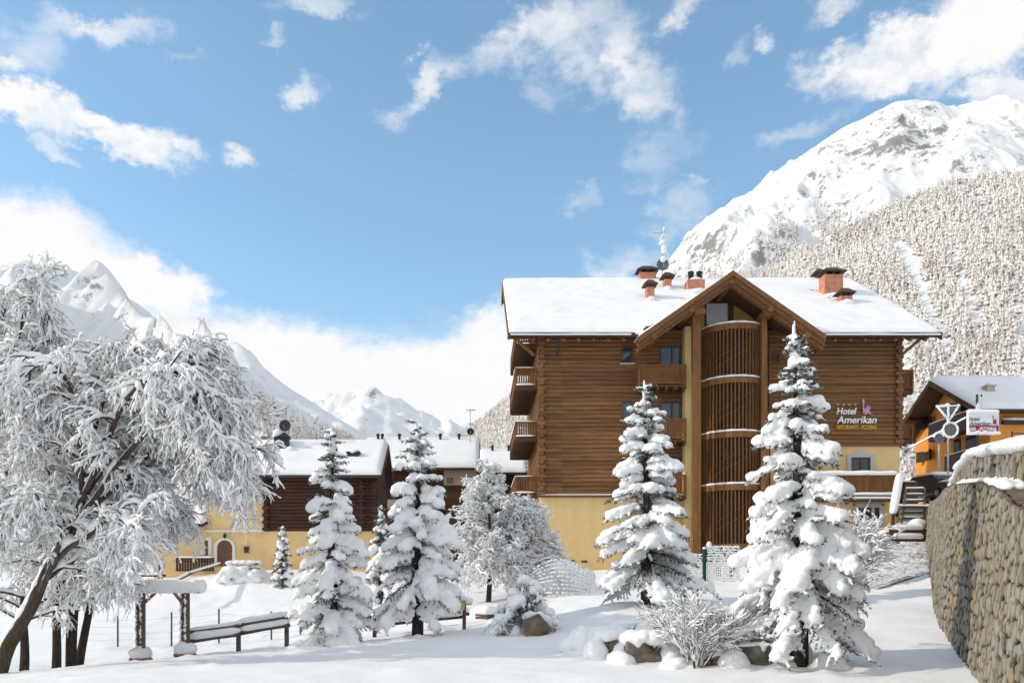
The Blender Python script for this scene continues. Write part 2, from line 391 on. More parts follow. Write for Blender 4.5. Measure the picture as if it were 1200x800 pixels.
    # distant rock and snow
    m = NT('mountain'); nm = m.n('ShaderNodeSeparateXYZ'); m.l(m.pos.outputs['Normal'], nm.inputs[0])
    f = m.noise((1, 1, 1.6), .012, 10, .68); g = m.noise(sc=.06, det=10, rough=.85); a = m.n('ShaderNodeAttribute'); a.attribute_name = 'tone'
    s = m.math('ADD', m.math('SUBTRACT', 1.0, nm.outputs[2]), m.math('ADD', m.math('MULTIPLY', m.math('SUBTRACT', f, .5), 1.3), m.math('MULTIPLY', m.math('SUBTRACT', g, .5), 2.6)))
    s = m.math('ADD', s, m.math('MULTIPLY', a.outputs['Fac'], .7))
    rock = m.ramp(g, (.35, (.09, .085, .08)), (.65, (.34, .32, .30)))
    m.col(m.mix(m.ramp(s, (.58, (0, 0, 0)), (.70, (1, 1, 1))), (.78, .78, .785), rock)).rough(.8, .1).bump(g, .4, 6)
    m = NT('forest'); a = m.n('ShaderNodeAttribute'); a.attribute_name = 'tone'; f = m.noise(sc=.55, det=4, rough=.8)
    nm = m.n('ShaderNodeSeparateXYZ'); m.l(m.pos.outputs['Normal'], nm.inputs[0])
    s = m.math('ADD', m.math('MULTIPLY', nm.outputs[2], .42), m.math('ADD', m.math('MULTIPLY', f, .5), m.math('MULTIPLY', a.outputs['Fac'], .28)))
    m.col(m.ramp(s, (.14, (.24, .20, .17)), (.35, (.56, .495, .44)), (.58, (.80, .765, .73)))).rough(.9, .05)
    # trodden cobbles with snow in them
    m = NT('cobbles'); br = m.n('ShaderNodeTexVoronoi'); br.feature = 'DISTANCE_TO_EDGE'; br.inputs['Scale'].default_value = 3.2
    mp = m.n('ShaderNodeMapping'); mp.inputs['Scale'].default_value = (1, 1.8, 3.2); m.l(m.pos.outputs['Position'], mp.inputs[0]); m.l(mp.outputs[0], br.inputs['Vector'])
    f = m.noise(sc=1.6, det=5); k = m.math('ADD', m.math('MULTIPLY', br.outputs[0], 1.2), m.math('MULTIPLY', f, .6))
    m.col(m.ramp(k, (.22, (.10, .095, .09)), (.34, (.34, .33, .32)), (.52, (.74, .745, .755)))).rough(.8).bump(br.outputs[0], .6, .05)
make_materials()
# ------------------------------------------------------------------ ground
GP = [(-100, 815, 15), (0, 800, 15), (300, 800, 15), (600, 802, 15), (900, 800, 15), (1145, 800, 15.2), (1300, 800, 12), (600, 850, 10), (-200, 850, 10), (1100, 850, 10.5),
      (0, 790, 21), (100, 779, 22), (200, 771, 23), (330, 763, 24.5), (450, 750, 25.5), (560, 745, 25), (640, 745, 25), (740, 771, 19.5), (800, 780, 18.5), (940, 780, 18),
      (0, 792, 26), (110, 786, 28), (165, 776, 28), (220, 769, 28), (385, 757, 26), (487, 744, 27), (540, 742, 28), (600, 741, 25.5), (700, 735, 24), (760, 704, 27), (690, 706, 30), (840, 690, 34), (860, 680, 39),
      (850, 760, 19.5), (1010, 770, 19), (1122, 771, 18.3), (1105, 737, 21), (1091, 674, 31), (1040, 693, 33), (1000, 694, 33), (980, 735, 23), (1060, 715, 25), (1040, 640, 39.5), (1085, 636, 39.5), (1012, 643, 42), (1010, 640, 47), (930, 660, 42),
      (130, 757, 32), (260, 757, 32), (330, 750, 33), (250, 742, 36), (250, 702, 43), (350, 700, 43), (200, 672, 54), (300, 668, 48), (400, 668, 48), (430, 672, 52), (480, 690, 44), (560, 700, 38), (560, 690, 46), (650, 700, 34), (640, 672, 46), (750, 668, 46), (830, 660, 46), (100, 690, 50), (-100, 700, 52), (-300, 760, 36)]
def make_ground():
    P = np.array([W(*p)[:] for p in GP])
    far = [(x, y, 3.2) for x in (-60, -20, 10) for y in (75, 110, 150)]+[(60, 75, 7), (60, 110, 8), (60, 150, 9), (-120, 60, 2), (120, 60, 7), (-120, 150, 4), (120, 150, 9), (0, -20, 0), (-60, -20, 0), (60, -20, 0), (-60, 15, -.2), (30, 0, 0), (40, 22, 2), (50, 40, 5)]
    P = np.concatenate([P, np.array(far, float)])
    n = len(P); D = np.linalg.norm(P[:, None, :2]-P[None, :, :2], axis=2)
    A = np.zeros((n+3, n+3)); A[:n, :n] = -D+np.eye(n)*.02*0; A[:n, n] = 1; A[:n, n+1:] = P[:, :2]; A[n:, :n] = A[:n, n:].T
    A[:n, :n] += np.eye(n)*.25
    co = np.linalg.solve(A, np.concatenate([P[:, 2], np.zeros(3)]))
    def g(x, y):
        x = np.atleast_1d(np.asarray(x, float)); y = np.atleast_1d(np.asarray(y, float))
        xc = np.clip(x, -130, 130); yc = np.clip(y, -20, 155); r = np.zeros(len(x))
        for i in range(0, len(x), 20000):
            s = slice(i, i+20000); d = np.sqrt((xc[s, None]-P[None, :, 0])**2+(yc[s, None]-P[None, :, 1])**2)
            r[s] = -d @ co[:n]+co[n]+co[n+1]*xc[s]+co[n+2]*yc[s]
        # soft drifts
        q = np.stack([x, y, np.zeros_like(x)], 1)
        near = np.clip((70-y)/30, 0, 1)
        r += near*(.10*fbm(q*.33, 3, 5)+.035*fbm(q*1.5, 3, 9))
        return r
    return g
_g = make_ground()
def G(x, y): return float(_g(x, y)[0])
def ground_mesh():
    def axis(segs):
        a = []
        for lo, hi, st in segs: a += list(np.arange(lo, hi, st))
        return np.array(a+[segs[-1][1]])
    xs = axis([(-9000, -600, 600), (-600, -120, 40), (-120, -32, 4), (-32, -16, .5), (-16, 20, .2), (20, 36, .6), (36, 120, 4), (120, 600, 40), (600, 9000, 600)])
    ys = axis([(-9000, -600, 600), (-600, -60, 40), (-60, 4, 4), (4, 10, .5), (10, 36, .16), (36, 60, .4), (60, 160, 4), (160, 600, 40), (600, 9000, 600)])
    X, Y = np.meshgrid(xs, ys); z = _g(X.ravel(), Y.ravel())
    # furrows and small lumps in the open snow
    q = np.stack([X.ravel(), Y.ravel(), 0*z], 1); near = ((Y.ravel() < 60) & (np.abs(X.ravel()) < 40))*1.
    lump = np.maximum(fbm(q*2.1, 4, 31), 0)**1.5*.16*np.clip((Y.ravel()-26)/5, 0, 1)*np.clip((60-Y.ravel())/10, 0, 1)
    # a trodden track across the near snow
    tx = X.ravel(); ty = Y.ravel()
    z = z+near*(lump+.012*fbm(q*5, 3, 77)*np.clip((30-ty)/6, 0, 1))
    rg = np.random.default_rng(88); xf, yf = X.ravel(), Y.ravel()
    def dent(cx, cy, rad, amp):
        k = (np.abs(xf-cx) < rad*3) & (np.abs(yf-cy) < rad*3); d2 = ((xf[k]-cx)**2+(yf[k]-cy)**2)/rad**2; z[k] += amp*np.exp(-d2)
    for t in np.linspace(0, 1, 26):                     # a line of footprints across the near snow
        a = W(40, 800, 16.2); b = W(330, 768, 23.5); p = a.lerp(b, t); dent(p.x+.35*math.sin(t*7)+.12*(-1)**int(t*25), p.y, .16, -.10)
    for (tx0, ty0, n_, sp) in ((6.8, 18, 26, 1.9), (5.4, 27, 24, 2.2), (-4.4, 26, 20, 1.8), (-1.9, 27, 22, 2.0), (3, 21, 30, 2.5), (-8, 22, 40, 5)):
        for _ in range(n_): a = rg.uniform(0, 6.28); q = sp*math.sqrt(rg.random()); dent(tx0+q*math.cos(a), ty0+q*math.sin(a), rg.uniform(.10, .22), rg.uniform(.03, .09))
    nx, ny = len(xs), len(ys); i = np.arange(nx*ny).reshape(ny, nx)
    F = np.stack([i[:-1, :-1], i[:-1, 1:], i[1:, 1:], i[1:, :-1]], -1).reshape(-1, 4)
    o = fast_mesh('ground', np.stack([X.ravel(), Y.ravel(), z], 1), F, M['ground_snow']); tag(o, kind='structure')
ground_mesh()

# ------------------------------------------------------------------ mountains
def mountain(name, prof, Yr, Y0, Yb, seed, amp, nx=260, ny=150, z0=0, power=1.0, tone=None, spurs=()):
    px = np.array([p[0] for p in prof], float); py = np.array([p[1] for p in prof], float)
    us = (px-558)/1000; hs = (690-py)/1000*Yr+CZ
    xr = us*Yr; X = np.linspace(xr[0], xr[-1], nx)
    T = np.concatenate([np.linspace(0, 1, ny), 1+np.linspace(0, 1, ny//4)[1:]])
    XX, TT = np.meshgrid(X, T)
    H = np.interp(XX, xr, hs)
    YY = np.where(TT <= 1, Y0+(Yr-Y0)*TT, Yr+(Yb-Yr)*(TT-1))
    s = np.where(TT <= 1, np.clip(TT, 0, 1)**power, 1-(TT-1)*.8)
    q = np.stack([XX.ravel(), YY.ravel(), 0*XX.ravel()], 1)/Yr
    nz = (fbm(q*6, 6, seed, .52, True).reshape(XX.shape)*.65+fbm(q*18, 5, seed+40, .55, True).reshape(XX.shape)*.35)
    env = np.clip(1-np.abs(TT-1)*14, 0, 1)            # keep the skyline where it is
    Z = z0+(H-z0)*s+amp*Yr*(nz-.1)*(1-.85*env)*np.where(TT > 1, .25, 1)*np.clip(s*3, 0, 1)*np.clip(H/(.2*Yr), .15, 1)
    for (sx0, sy0, sl, wd, am) in spurs:            # spurs running down from the ridge
        PX = 558+1000*XX/YY; PY = 690-1000*(Z-CZ)/YY; dx = (PX-sx0-(PY-sy0)*sl+14*fbm(np.stack([PY.ravel()/30, PX.ravel()/80, 0*PX.ravel()], 1), 3, seed).reshape(PX.shape))/wd
        Z = Z+am*Yr*np.exp(-np.abs(dx)**1.3)*np.clip((PY-sy0)/25, 0, 1)*(TT <= 1)*np.clip(s*3, 0, 1)*(1-.93*np.clip(1-np.abs(TT-1)*9, 0, 1))
    Z = np.where(TT > 1.95, -5, Z)
    i = np.arange(XX.size).reshape(XX.shape); F = np.stack([i[:-1, :-1], i[:-1, 1:], i[1:, 1:], i[1:, :-1]], -1).reshape(-1, 4)
    tn = np.zeros(XX.size) if tone is None else tone(XX.ravel(), YY.ravel(), Z.ravel())
    o = fast_mesh(name, np.stack([XX.ravel(), YY.ravel(), Z.ravel()], 1), F, M['mountain'], attr=tn); tag(o, kind='structure')
    def height(x, y):
        x = np.asarray(x); t = (np.asarray(y)-Y0)/(Yr-Y0)
        ix = np.clip((x-X[0])/(X[-1]-X[0])*(nx-1), 0, nx-1.001); it = np.clip(t*(ny-1), 0, ny-1.001)
        a = ix.astype(int); b = it.astype(int); fa = ix-a; fb = it-b
        return (Z[b, a]*(1-fa)*(1-fb)+Z[b, a+1]*fa*(1-fb)+Z[b+1, a]*(1-fa)*fb+Z[b+1, a+1]*fa*fb)
    return height, xr, hs
BIG = [(560, 560), (640, 450), (700, 392), (760, 335), (785, 312), (800, 290), (840, 262), (900, 222), (945, 183), (985, 150), (1025, 130), (1050, 118), (1075, 115), (1100, 123), (1120, 125), (1145, 124), (1170, 138), (1200, 156), (1300, 200), (1500, 250)]
def crag(x, y, z):
    # the bare crag under the summit and the cliff band on the left shoulder
    px = 558+1000*x/y; py = 690-1000*(z-CZ)/y
    a = np.exp(-((px-1065)/75)**2-((py-160)/32)**2)*.44+np.exp(-((px-985)/32)**2-((py-180)/24)**2)*.22
    b = np.exp(-((px-815)/28)**2-((py-290)/14)**2)*.30+np.exp(-((px-945)/55)**2-((py-235)/25)**2)*.12
    return a+b-.10
h_big, _, _ = mountain('mountain_peak', BIG, 1900, 700, 2800, 11, .05, 460, 300, power=.88, tone=crag, spurs=((1060, 132, -.25, 40, .03), (985, 165, -.7, 30, .02), (1128, 145, .3, 30, .012), (900, 232, -1.2, 30, .015)))
SLOPE = [(380, 692), (440, 640), (490, 570), (520, 530), (545, 512), (575, 488), (600, 468), (640, 436), (700, 398), (760, 366), (800, 350), (850, 334), (900, 315), (950, 294), (1000, 266), (1060, 236), (1130, 212), (1200, 204), (1300, 192), (1500, 180)]
h_slope, sx, sh = mountain('forest_hillside', SLOPE, 1000, 480, 1400, 23, .012, 200, 120, power=.9)
LEFT = [(-250, 350), (-100, 335), (0, 332), (40, 322), (62, 316), (80, 315), (95, 321), (110, 329), (160, 356), (200, 386), (240, 414), (300, 456), (340, 479), (380, 496), (425, 515), (470, 545), (560, 640), (600, 692)]
h_left, lx, lh = mountain('left_mountain', LEFT, 1500, 350, 2300, 5, .036, 300, 200, power=.95, tone=lambda x, y, z: np.full(len(x), -.12), spurs=((95, 340, .62, 34, .055), (232, 418, .55, 34, .05), (10, 345, .1, 40, .045), (160, 372, .9, 22, .018)))
MID = [(60, 500), (150, 440), (200, 405), (240, 411), (262, 414), (285, 418), (300, 426), (330, 449), (365, 470), (400, 492), (450, 520), (560, 600), (640, 690)]
mountain('middle_mountain', MID, 2300, 1300, 3300, 9, .04, 160, 90, power=.95, tone=lambda x, y, z: np.full(len(x), -.1))
FAR = [(200, 600), (330, 520), (380, 480), (405, 464), (425, 456), (440, 455), (455, 468), (480, 484), (520, 505), (580, 520), (680, 600)]
mountain('far_mountain', FAR, 3600, 2400, 4600, 3, .05, 140, 80, power=.95, tone=lambda x, y, z: np.exp(-((x/y*1000+558-432)/26)**2)*.16-.03)

def forest(name, pts, hts, seed):
    """snowed-up conifers, all in one sheet of woodland"""
    r = np.random.default_rng(seed); n = len(pts)
    ns = 6; rings = [(0.0, .25), (.14, .95), (.42, .38), (.48, .66), (.74, .22), (1.0, .0)]
    ang = np.arange(ns)*2*math.pi/ns; V = []; 
    base = np.zeros((len(rings), ns, 3))
    for k, (z, rd) in enumerate(rings):
        base[k, :, 0] = rd*np.cos(ang); base[k, :, 1] = rd*np.sin(ang); base[k, :, 2] = z
    b = base.reshape(-1, 3); m = len(b)
    V = np.repeat(b[None], n, 0); th = r.uniform(0, 6.28, n); c, s = np.cos(th), np.sin(th)
    wid = hts*r.uniform(.15, .24, n); jit = 1+r.uniform(-.4, .4, (n, m))
    x = (V[:, :, 0]*c[:, None]-V[:, :, 1]*s[:, None])*wid[:, None]*jit; y = (V[:, :, 0]*s[:, None]+V[:, :, 1]*c[:, None])*wid[:, None]*jit
    z = (V[:, :, 2]+r.uniform(-.05, .05, (n, m)))*hts[:, None]
    V = np.stack([x+pts[:, 0, None], y+pts[:, 1, None], z+pts[:, 2, None]-.3], 2).reshape(-1, 3)
    f = []
    for k in range(len(rings)-1):
        for j in range(ns): f.append((k*ns+j, k*ns+(j+1) % ns, (k+1)*ns+(j+1) % ns, (k+1)*ns+j))
    F = (np.array(f)[None]+(np.arange(n)*m)[:, None, None]).reshape(-1, 4)
    patch = fbm(pts/70.0, 3, seed+3)*1.6
    tone = np.repeat(np.clip(r.normal(.55, .30, n)+patch*.3, 0, 1), m)
    o = fast_mesh(name, V, F, M['forest'], smooth=False, attr=tone); tag(o, kind='stuff'); return o
def scatter(n, hf, x0, x1, y0, y1, seed, keep=None):
    r = np.random.default_rng(seed); y = np.sqrt(r.uniform(y0**2, y1**2, n)); u = r.uniform(x0, x1, n); x = u*y
    p = np.stack([x, y, hf(x, y)], 1)
    if keep is not None: p = p[keep(p, r)]
    return p
p = scatter(42000, h_slope, -.16, .70, 490, 1010, 2, lambda p, r: (p[:, 2] > 4) & (fbm(np.stack([p[:, 0]/p[:, 1]*38+p[:, 2]/90, p[:, 2]/160, 0*p[:, 0]], 1), 3, 6) > -.50+.3*r.random(len(p))))
forest('forest_slope', p, np.random.default_rng(1).uniform(4.5, 12.5, len(p)), 4)
# thin wood climbing the lower flank of the peak
def flank(p, r):
    px = 558+1000*p[:, 0]/p[:, 1]; py = 690-1000*(p[:, 2]-CZ)/p[:, 1]
    lim = np.interp(px, [780, 830, 900, 960, 1010, 1060], [300, 300, 262, 225, 245, 250])
    den = np.clip((py-lim)/45, 0, 1)*np.clip((1075-px)/40, 0, 1)
    gully = np.clip(fbm(np.stack([px/16, py/45, 0*px], 1), 3, 8)*2.2+.55, 0, 1)
    return (r.random(len(p)) < den*gully) & (py < 420)
p = scatter(22000, h_big, .22, .55, 1100, 1850, 5, flank)
forest('forest_flank', p, np.random.default_rng(3).uniform(7, 13, len(p)), 6)
def lwood(p, r):
    px = 558+1000*p[:, 0]/p[:, 1]; py = 690-1000*(p[:, 2]-CZ)/p[:, 1]
    lim = np.interp(px, [0, 150, 240, 280, 340, 380, 430], [480, 460, 436, 458, 484, 499, 515])
    return (r.random(len(p)) < np.clip((py-lim)/30+.15, 0, .8))
p = scatter(20000, h_left, -.60, -.02, 500, 1480, 9, lwood)
forest('forest_far', p, np.random.default_rng(5).uniform(7, 12, len(p)), 12)

# ------------------------------------------------------------------ building helpers
def log_wall(mb, a0, a1, z0, z1, y, h=.24, holes=(), axis='x', out=-1, depth=.055, back=.18):
    """stacked rounded logs along one axis; out = which way the wall faces"""
    n = max(1, round((z1-z0)/h)); h = (z1-z0)/n
    for k in range(n):
        zc = z0+(k+.5)*h; iv = [(a0, a1)]
        for (p0, p1, q0, q1) in holes:
            if q0 < zc < q1:
                nx = []
                for (s, e) in iv:
                    if p1 <= s or p0 >= e: nx.append((s, e)); continue
                    if p0 > s: nx.append((s, p0))
                    if p1 < e: nx.append((p1, e))
                iv = nx
        prof = [(out*-back, zc-h/2), (out*.0, zc-h/2+.004), (out*depth*.62, zc-h*.34), (out*depth*.95, zc-h*.12), (out*depth*.95, zc+h*.12), (out*depth*.62, zc+h*.34), (out*.0, zc+h/2-.004), (out*-back, zc+h/2)]
        wob = random.uniform(-.012, .012)
        for s, e in iv:
            if axis == 'x': mb.prism([(y+p+(wob if 0 < i < 7 else 0), z) for i, (p, z) in enumerate(prof)], s, e, 'x')
            else: mb.prism([(y+p, z) for p, z in prof], s, e, 'y')
    return h
def log_ends(mb, x, y, z0, z1, h=.24, s=.11, dx=0, dy=-1, ln=.3):
    n = max(1, round((z1-z0)/h)); h = (z1-z0)/n
    for k in range(n):
        zc = z0+(k+.5)*h; l = ln+random.uniform(-.04, .04); c = (x+dx*l/2, y+dy*l/2)
        if k % 2: mb.box(x-s*(1 if dy else 0)-(0 if dy else 0), x+s if dy else x+dx*l, (y-l) if dy < 0 else y-s, y if dy < 0 else y+s, zc-h*.46, zc+h*.46)
        else: mb.box(x-s-.1, x+s+.1, y-.14, y+.08, zc-h*.46, zc+h*.46)
def window(parent, x0, x1, z0, z1, y, fw=.07, mull=1, frame='window_frame', glass='glass', trim=None, rec=.06, label=None):
    """frame, mullions and a recessed pane in the plane y, facing -y"""
    m = MB(); yf, yb = y-.05, y+.10
    m.box(x0, x0+fw, yf, yb, z0, z1).box(x1-fw, x1, yf, yb, z0, z1).box(x0+fw, x1-fw, yf, yb, z1-fw, z1).box(x0+fw, x1-fw, yf, yb, z0, z0+fw)
    for k in range(1, mull+1):
        xm = x0+(x1-x0)*k/(mull+1); m.box(xm-fw*.5, xm+fw*.5, yf+.012, yb, z0+fw, z1-fw)
    f = m.build('window', M[frame], parent)
    MB().box(x0+fw, x1-fw, y+rec, y+rec+.02, z0+fw, z1-fw).build('pane', M[glass], f)
    return f
def railing_boards(mb, a, b, z0, z1, gap=.13, w=.095, t=.03, top=True):
    """board balustrade between two plan points"""
    a, b = Vector((a[0], a[1], 0)), Vector((b[0], b[1], 0)); d = b-a; L = d.length; d.normalize(); n = max(1, round(L/gap)); g = L/n
    for k in range(n):
        c = a+d*(g*(k+.5)); mb.bar((c.x, c.y, z0+.06), (c.x, c.y, z1-.04), t, w, up=d[:])
    for zz, hh in ((z1, .09), (z0+.10, .09), (z1-.16, .06)): mb.bar((a.x, a.y, zz), (b.x, b.y, zz), .10 if hh > .08 else .06, hh)
    return mb
def snow_strip(mb, a, b, w, h, n=None, seed=0, sag=.25):
    """rounded snow cap lying along a line"""
    a, b = Vector(a), Vector(b); L = (b-a).length; n = n or max(3, int(L/.22)); pts, rr = [], []
    for k in range(n+1):
        t = k/n; p = a.lerp(b, t); q = .5*vnoise(np.array([[p.x*1.3+seed, p.y*1.3, p.z*1.3]]), 2)[0]
        e = min(1, .45+4*min(t, 1-t)*L/2/max(w, .05)); pts.append(p+Vector((0, 0, h*.45*(1+q*.3)))); rr.append(w*.5*e*(1+q*.25))
    d = Vector((pts[-1]-pts[0])).normalized()
    return mb.tube(pts, rr, 8, True, h/w*1.1)
def balcony(parent, x0, x1, y0, y1, zf, zr, sides='flr', joist='y', snow=True, wood='board_wood'):
    """slab, joists under it, board railing; front is y0"""
    m = MB(); m.box(x0, x1, y0, y1, zf-.10, zf)
    if joist == 'y':
        n = max(2, round((x1-x0)/.55))
        for k in range(n+1):
            x = x0+.06+(x1-x0-.12)*k/n; m.box(x-.05, x+.05, y0-.06, y1, zf-.26, zf-.101)
    else:
        n = max(2, round((y1-y0)/.6))
        for k in range(n+1):
            y = y0+.06+(y1-y0-.12)*k/n; m.box(x0-.05, x1, y-.06, y+.06, zf-.28, zf-.101)
    b = m.build('balcony', M['soffit'] if wood == 'board_wood' else M[wood], parent)
    r = MB()
    if 'f' in sides: railing_boards(r, (x0, y0), (x1, y0), zf, zr)
    if 'l' in sides: railing_boards(r, (x0, y0), (x0, y1), zf, zr)
    if 'r' in sides: railing_boards(r, (x1, y0), (x1, y1), zf, zr)
    for (x, y) in ((x0, y0), (x1, y0), (x0, y1)): r.box(x-.06, x+.06, y-.06, y+.06, zf-.2, zr+.05)
    r.build('railing', M[wood], b)
    return b
def slab(mb, p, t):
    """thick sheet from a planar polygon, thickened straight down by t"""
    n = len(p); v = [tuple(q) for q in p]+[(q[0], q[1], q[2]-t) for q in p]
    return mb.add(v, [list(range(n)), list(range(2*n-1, n-1, -1))]+[(i, n+i, n+(i+1) % n, (i+1) % n) for i in range(n)])
def roof_snow(corners, t, seed, nu=70, nv=26, lump=.03, name='roof_snow', parent=None, cut=None):
    """a thick quilt on a roof plane: corners a (left eave) b (right eave) c (right ridge) d (left ridge); rounded free edges"""
    a, b, c, d = [np.array(tuple(q)) for q in corners]; u = np.linspace(0, 1, nu); v = np.linspace(0, 1, nv); U, Vv = np.meshgrid(u, v)
    P = (a*(1-U[..., None])+b*U[..., None])*(1-Vv[..., None])+(d*(1-U[..., None])+c*U[..., None])*Vv[..., None]
    Lu = np.linalg.norm(b-a); Lv = np.linalg.norm(d-a)
    e = np.minimum(np.minimum(U, 1-U)*Lu, Vv*Lv)/(t*1.1); e = np.sqrt(np.clip(1-(1-np.clip(e, 0, 1))**2, 0, 1))
    q = P.reshape(-1, 3); nz = fbm(q*.5, 3, seed).reshape(U.shape)*lump*1.5+fbm(q*2.2, 3, seed+5).reshape(U.shape)*lump*.5
    lip = .05+.05*fbm(np.stack([U[0]*Lu*1.1, 0*U[0]+seed, 0*U[0]], 1), 3, seed); dn = (a-d)[:2]/max(1e-6, np.hypot(*(a-d)[:2])); P[0, :, :2] += dn[None]*lip[:, None]; P[0, :, 2] -= lip*.6
    top = P.copy(); top[..., 2] += t*e+nz*e*1.0+.02
    bot = P.copy(); bot[..., 2] += .012
    i = np.arange(nu*nv).reshape(nv, nu); F = np.stack([i[:-1, :-1], i[:-1, 1:], i[1:, 1:], i[1:, :-1]], -1).reshape(-1, 4)
    if cut is not None: ctr = P.reshape(-1, 3)[F].mean(1); F = F[~cut(ctr[:, 0], ctr[:, 1])]
    n = nu*nv; F2 = F[:, ::-1]+n
    rim = np.concatenate([i[0, :], i[1:, -1], i[-1, -2::-1], i[-2:0:-1, 0]]); rn = np.roll(rim, -1)
    F3 = np.stack([rim+n, rn+n, rn, rim], -1)
    if cut is not None: mid = (P.reshape(-1, 3)[rim]+P.reshape(-1, 3)[rn])/2; F3 = F3[~cut(mid[:, 0], mid[:, 1])]
    V = np.concatenate([top.reshape(-1, 3), bot.reshape(-1, 3)])-np.array(ORG[parent][:] if parent is not None else (0, 0, 0))
    return fast_mesh(name, V, np.concatenate([F, F2, F3]), M['snow'], parent)

# ------------------------------------------------------------------ the hotel
HY = 47.6
hotel = thing('hotel', (13.6, HY, 2.8), 'large brown log hotel with round slatted stair tower and snowy gabled roof', 'hotel')
XL, XR = WX(632, HY), WX(1055, HY); ZE = WZ(391, HY); ZB = WZ(580, HY); ZR_ = WZ(520, HY)
XC0, XC1 = WX(808, HY), WX(896, HY)
def hwin(px0, px1, py0, py1, Y=HY): return (WX(px0, Y), WX(px1, Y), WZ(py1, Y), WZ(py0, Y))
left_w = [hwin(728, 741, 405, 426), hwin(728, 741, 470, 492), hwin(729, 745, 537, 558)]
left_d = [hwin(773, 802, 405, 438), hwin(773, 802, 470, 502), hwin(773, 802, 535, 566)]
right_w = [hwin(906, 914, 414, 426)]
DB = 57.9
m = MB(); log_wall(m, XL, XC0, ZB, ZE+.25, HY, .24, left_w+left_d); log_wall(m, HY+.05, DB, ZB, ZE, XL, .24, (), 'y'); m.build('log_wall', M['logs'], hotel)
m = MB(); log_wall(m, XC1, XR, ZR_, ZE+.25, HY, .24, right_w); log_wall(m, HY+.05, DB, ZR_, ZE, XR, .24, (), 'y', out=1); m.build('log_wall', M['logs'], hotel)
for (x, zb) in ((XL+.12, ZB), (XR-.12, ZR_)): m = MB(); log_ends(m, x, HY-.08, zb, ZE, .24, .11, 0, -1, .2); m.build('log_corner', M['logs'], hotel)
m = MB(); m.box(XL+.05, XC0, HY-.02, DB, 1.5, ZB); m.box(XC1, XR-.05, HY-.02, DB, 2, ZR_); m.box(XC0, XC1, HY+.9, HY+1.1, 1.5, ZE)
m.split('wall', M['stucco'], hotel)
m = MB(); m.box(XL-.04, XC0, HY-.14, HY-.021, ZB-.12, ZB-.002); m.box(XC1, XR+.04, HY-.14, HY-.021, ZR_-.12, ZR_-.002); m.split('sill_beam', M['fascia'], hotel)
m = MB(); snow_strip(m, (XL, HY-.12, ZB-.005), (XC0-.3, HY-.12, ZB-.005), .11, .06, 60); m.build('ledge_snow', M['snow'], hotel, True)
for (a, b, c, d) in left_w+right_w: window(hotel, a, b, c, d, HY-.06, .07, 0, glass='glass')
for (a, b, c, d) in left_d:
    f = window(hotel, a, b, c, d, HY-.04, .08, 1)
    MB().box(a+.1, (a+b)/2-.1, HY+.05, HY+.055, c+.1, d-.1).build('curtain', M['curtain'], f) if False else None
m = MB()
for (a, b, c, d) in left_w: m.box(a-.1, b+.1, HY-.2, HY-.11, c-.08, c-.003)
m.split('window_sill', M['grey_trim'], hotel)
# roof
EY, RY = 46.2, 57.0; EZ = WZ(391, EY); RZ = WZ(331, RY); RXL, RXR = WX(596.5, EY), WX(1103, EY); SL = (RZ-EZ)/(RY-EY)
BK = 1.3                                       # the back slope is short
GY = 45.0; pk = W(860, 318, GY); gl = W(747, 396, GY); gr = W(968, 394, GY)
pk.x = (gl.x+gr.x)/2+.05; GS = (pk.z-gl.z)/(pk.x-gl.x)
def yroof(z): return EY+(z-EZ)/SL
YV = yroof(pk.z)
m = MB(); slab(m, [(RXL, EY, EZ), (gl.x+.3, EY, EZ), (pk.x, YV, pk.z), (pk.x, RY, RZ), (RXL, RY, RZ)], .2); slab(m, [(pk.x, RY, RZ), (pk.x, YV, pk.z), (gr.x-.3, EY, EZ), (RXR, EY, EZ), (RXR, RY, RZ)], .2); slab(m, [(RXL, RY, RZ), (RXR, RY, RZ), (RXR, RY+BK, RZ-SL*BK), (RXL, RY+BK, RZ-SL*BK)], .2)
roof = m.build('roof', M['soffit'], hotel)
m = MB(); m.box(RXL-.02, gl.x+.1, EY-.1, EY-.004, EZ-.16, EZ+.05); m.box(gr.x-.1, RXR+.02, EY-.1, EY-.004, EZ-.16, EZ+.05); m.split('gutter', M['gutter'], roof)
for x in (RXL-.06, RXR+.004):
    m = MB(); m.prism([(EY, EZ-.34), (RY, RZ-.34), (RY+BK, RZ-SL*BK-.34), (RY+BK, RZ-SL*BK+.03), (RY, RZ+.03), (EY, EZ+.03)], x, x+.056, 'x'); m.build('bargeboard', M['fascia'], roof)
m = MB(); m.prism([(HY+.2, ZE), (DB, ZE), (DB, RZ-.5), (RY, RZ-.4), (HY+.2, EZ+SL*(HY-EY)-.3)], XL+.05, XL+.2, 'x'); m.prism([(HY+.2, ZE), (DB, ZE), (DB, RZ-.5), (RY, RZ-.4), (HY+.2, EZ+SL*(HY-EY)-.3)], XR-.2, XR-.05, 'x'); m.split('side_gable', M['house_wood'], hotel)
def in_gable(x, y): return (x > gl.x+.35) & (x < gr.x-.35) & (y < YV-.55-(YV-EY)*np.abs(x-pk.x)/(pk.x-gl.x)+.05)
roof_snow([(RXL, EY+.04, EZ), (RXR, EY+.04, EZ), (RXR, RY, RZ), (RXL, RY, RZ)],   .32, 3, 190, 90, .055, parent=roof, cut=in_gable)
roof_snow([(RXR, RY+BK, RZ-SL*BK), (RXL, RY+BK, RZ-SL*BK), (RXL, RY, RZ), (RXR, RY, RZ)], .30, 4, 40, 20, .03, parent=roof)
